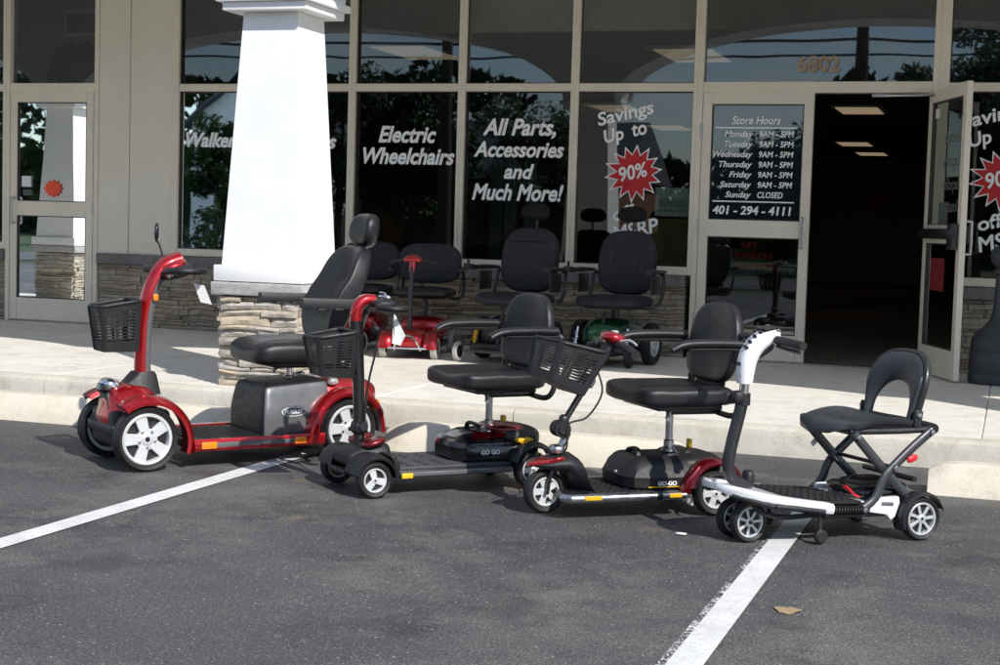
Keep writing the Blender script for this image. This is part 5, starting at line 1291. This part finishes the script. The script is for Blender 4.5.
shrub('low round shrub near the lot edge facing the pillar window', (-19.6, -23.0, 0), 1.0, 31); shrub('low round shrub near the lot edge left of the pole', (-16.2, -19.4, 0), .8, 32); shrub('low round shrub at the lot edge facing the doors', (-9.2, -19.5, 0), .8, 33)
bm = B(); rings(bm, [[(x, y, -.1) , (x, y, (5.2 if x < -26 or x > -6 else 2.8) + noise.noise(V((x * .1, 0, 7)))), (x, y - 30, -.1)] for x, y in [(-120 + 6 * k, -66) for k in range(36)]]); obj('added_ridge', bm, 'ridgegreen', kind='structure', angle=0)  # added ridge blocks bright horizon sky that shows through the woods in reflections
rr = random.Random(77); bm = B(); lay = bm.faces.layers.float.new('tone')
for i in range(11000):
    x = rr.uniform(-75, 40); top = (8.6 if x < -24 or x > -9 else 4.4) + 1.6 * noise.noise(V((x * .12, 0, 0))) + 1.2 * noise.noise(V((x * .5, 3, 0)))
    z = top * (1 - rr.random() ** 1.6); y = -62 + rr.uniform(-2, 2) + 2 * noise.noise(V((x * .3, z * .3, 1)))
    a = V((rr.gauss(0, 1), rr.gauss(0, 1), rr.gauss(0, 1))).normalized(); q = a.orthogonal().normalized(); L = rr.uniform(.3, .6)
    f = bm.faces.new([bm.verts.new(V((x, y, z)) + v) for v in (a * L, q * L * .6, -a * L, -q * L * .6)]); f[lay] = min(1, max(0, .3 + .5 * noise.noise(V((x * .4, z * .6, 4))) + .2 * rr.random()))
tag(obj('woods', bm, 'leaf', None, angle=0, kind='stuff'), 'far dark belt of woods behind the houses across the road', 'woods')
hs = thing('gabled_house', 'white sided house with steep dark gable across the road', 'house', (-28.3, -44, 0))
b = B(); prism(b, [(-2.6, 0), (2.6, 0), (2.6, 4.9), (0, 7.0), (-2.6, 4.9)], -3, 3, 'y')
for k in range(30): bx(b, -2.6, 2.6, 3.0, 3.02, .2 + k * .155, .2 + k * .155 + .02)
obj('wall', b, 'siding', hs)
b = B()
for s in (1, -1): rings(b, [[(s * 2.95, y, 4.62), (s * 2.95, y, 4.76), (0, y, 7.16), (0, y, 7.02)] for y in (-3.3, 3.3)])
obj('roof', b, 'roofing', hs)
for x in (-1.2, 1.2):
    b = B(); bx(b, x - .5, x + .5, 3.0, 3.06, 1.0, 2.4, .01); wn = obj('window', b, 'white', hs); b = B(); bx(b, x - .42, x + .42, 3.062, 3.07, 1.08, 2.32); obj('pane', b, 'gloss', wn)
lh = thing('low_house', 'low building with long dark roof across the road behind the trees', 'house', (-21.0, -50, 0))
b = B(); bx(b, -6, 6, -4, 4, 0, 3.2); obj('wall', b, 'brown', lh)
b = B(); prism(b, [(-4.6, 3.1), (4.6, 3.1), (0, 5.6)], -6.4, 6.4, 'x'); obj('roof', b, 'roofing', lh)
def pole(x, y, h, label):
    t_ = thing('utility_pole', label, 'utility pole', (x, y, 0), 0, 'utility poles along the road')
    b = B(); lathe(b, [(.17, -.2), (.15, h * .5), (.11, h)], n=14); obj('shaft', b, 'bark', t_); b = B(); bx(b, -1.1, 1.1, -.06, .06, h - .8, h - .68, .01); obj('crossarm', b, 'bark', t_)
pole(-13.75, -24, 8.4, 'wooden utility pole across the lot facing the lettered windows'); pole(-3.57, -24, 8.6, 'wooden utility pole across the lot facing the shop entrance'); pole(22, -24, 8.5, 'wooden utility pole far right along the road')
for z, r in ((6.12, .028), (5.70, .034), (5.36, .026), (7.7, .02)):
    b = B(); tube(b, [(-60, -24.15, z + .5), (-13.75, -24.15, z), (-3.57, -24.15, z - .03), (22, -24.15, z + .15), (60, -24.15, z + .6)], r, 6, 5)
    tag(obj('overhead_wire', b, 'rubber', None), 'dark overhead wire strung between the utility poles', 'wire', 'overhead wires along the road')
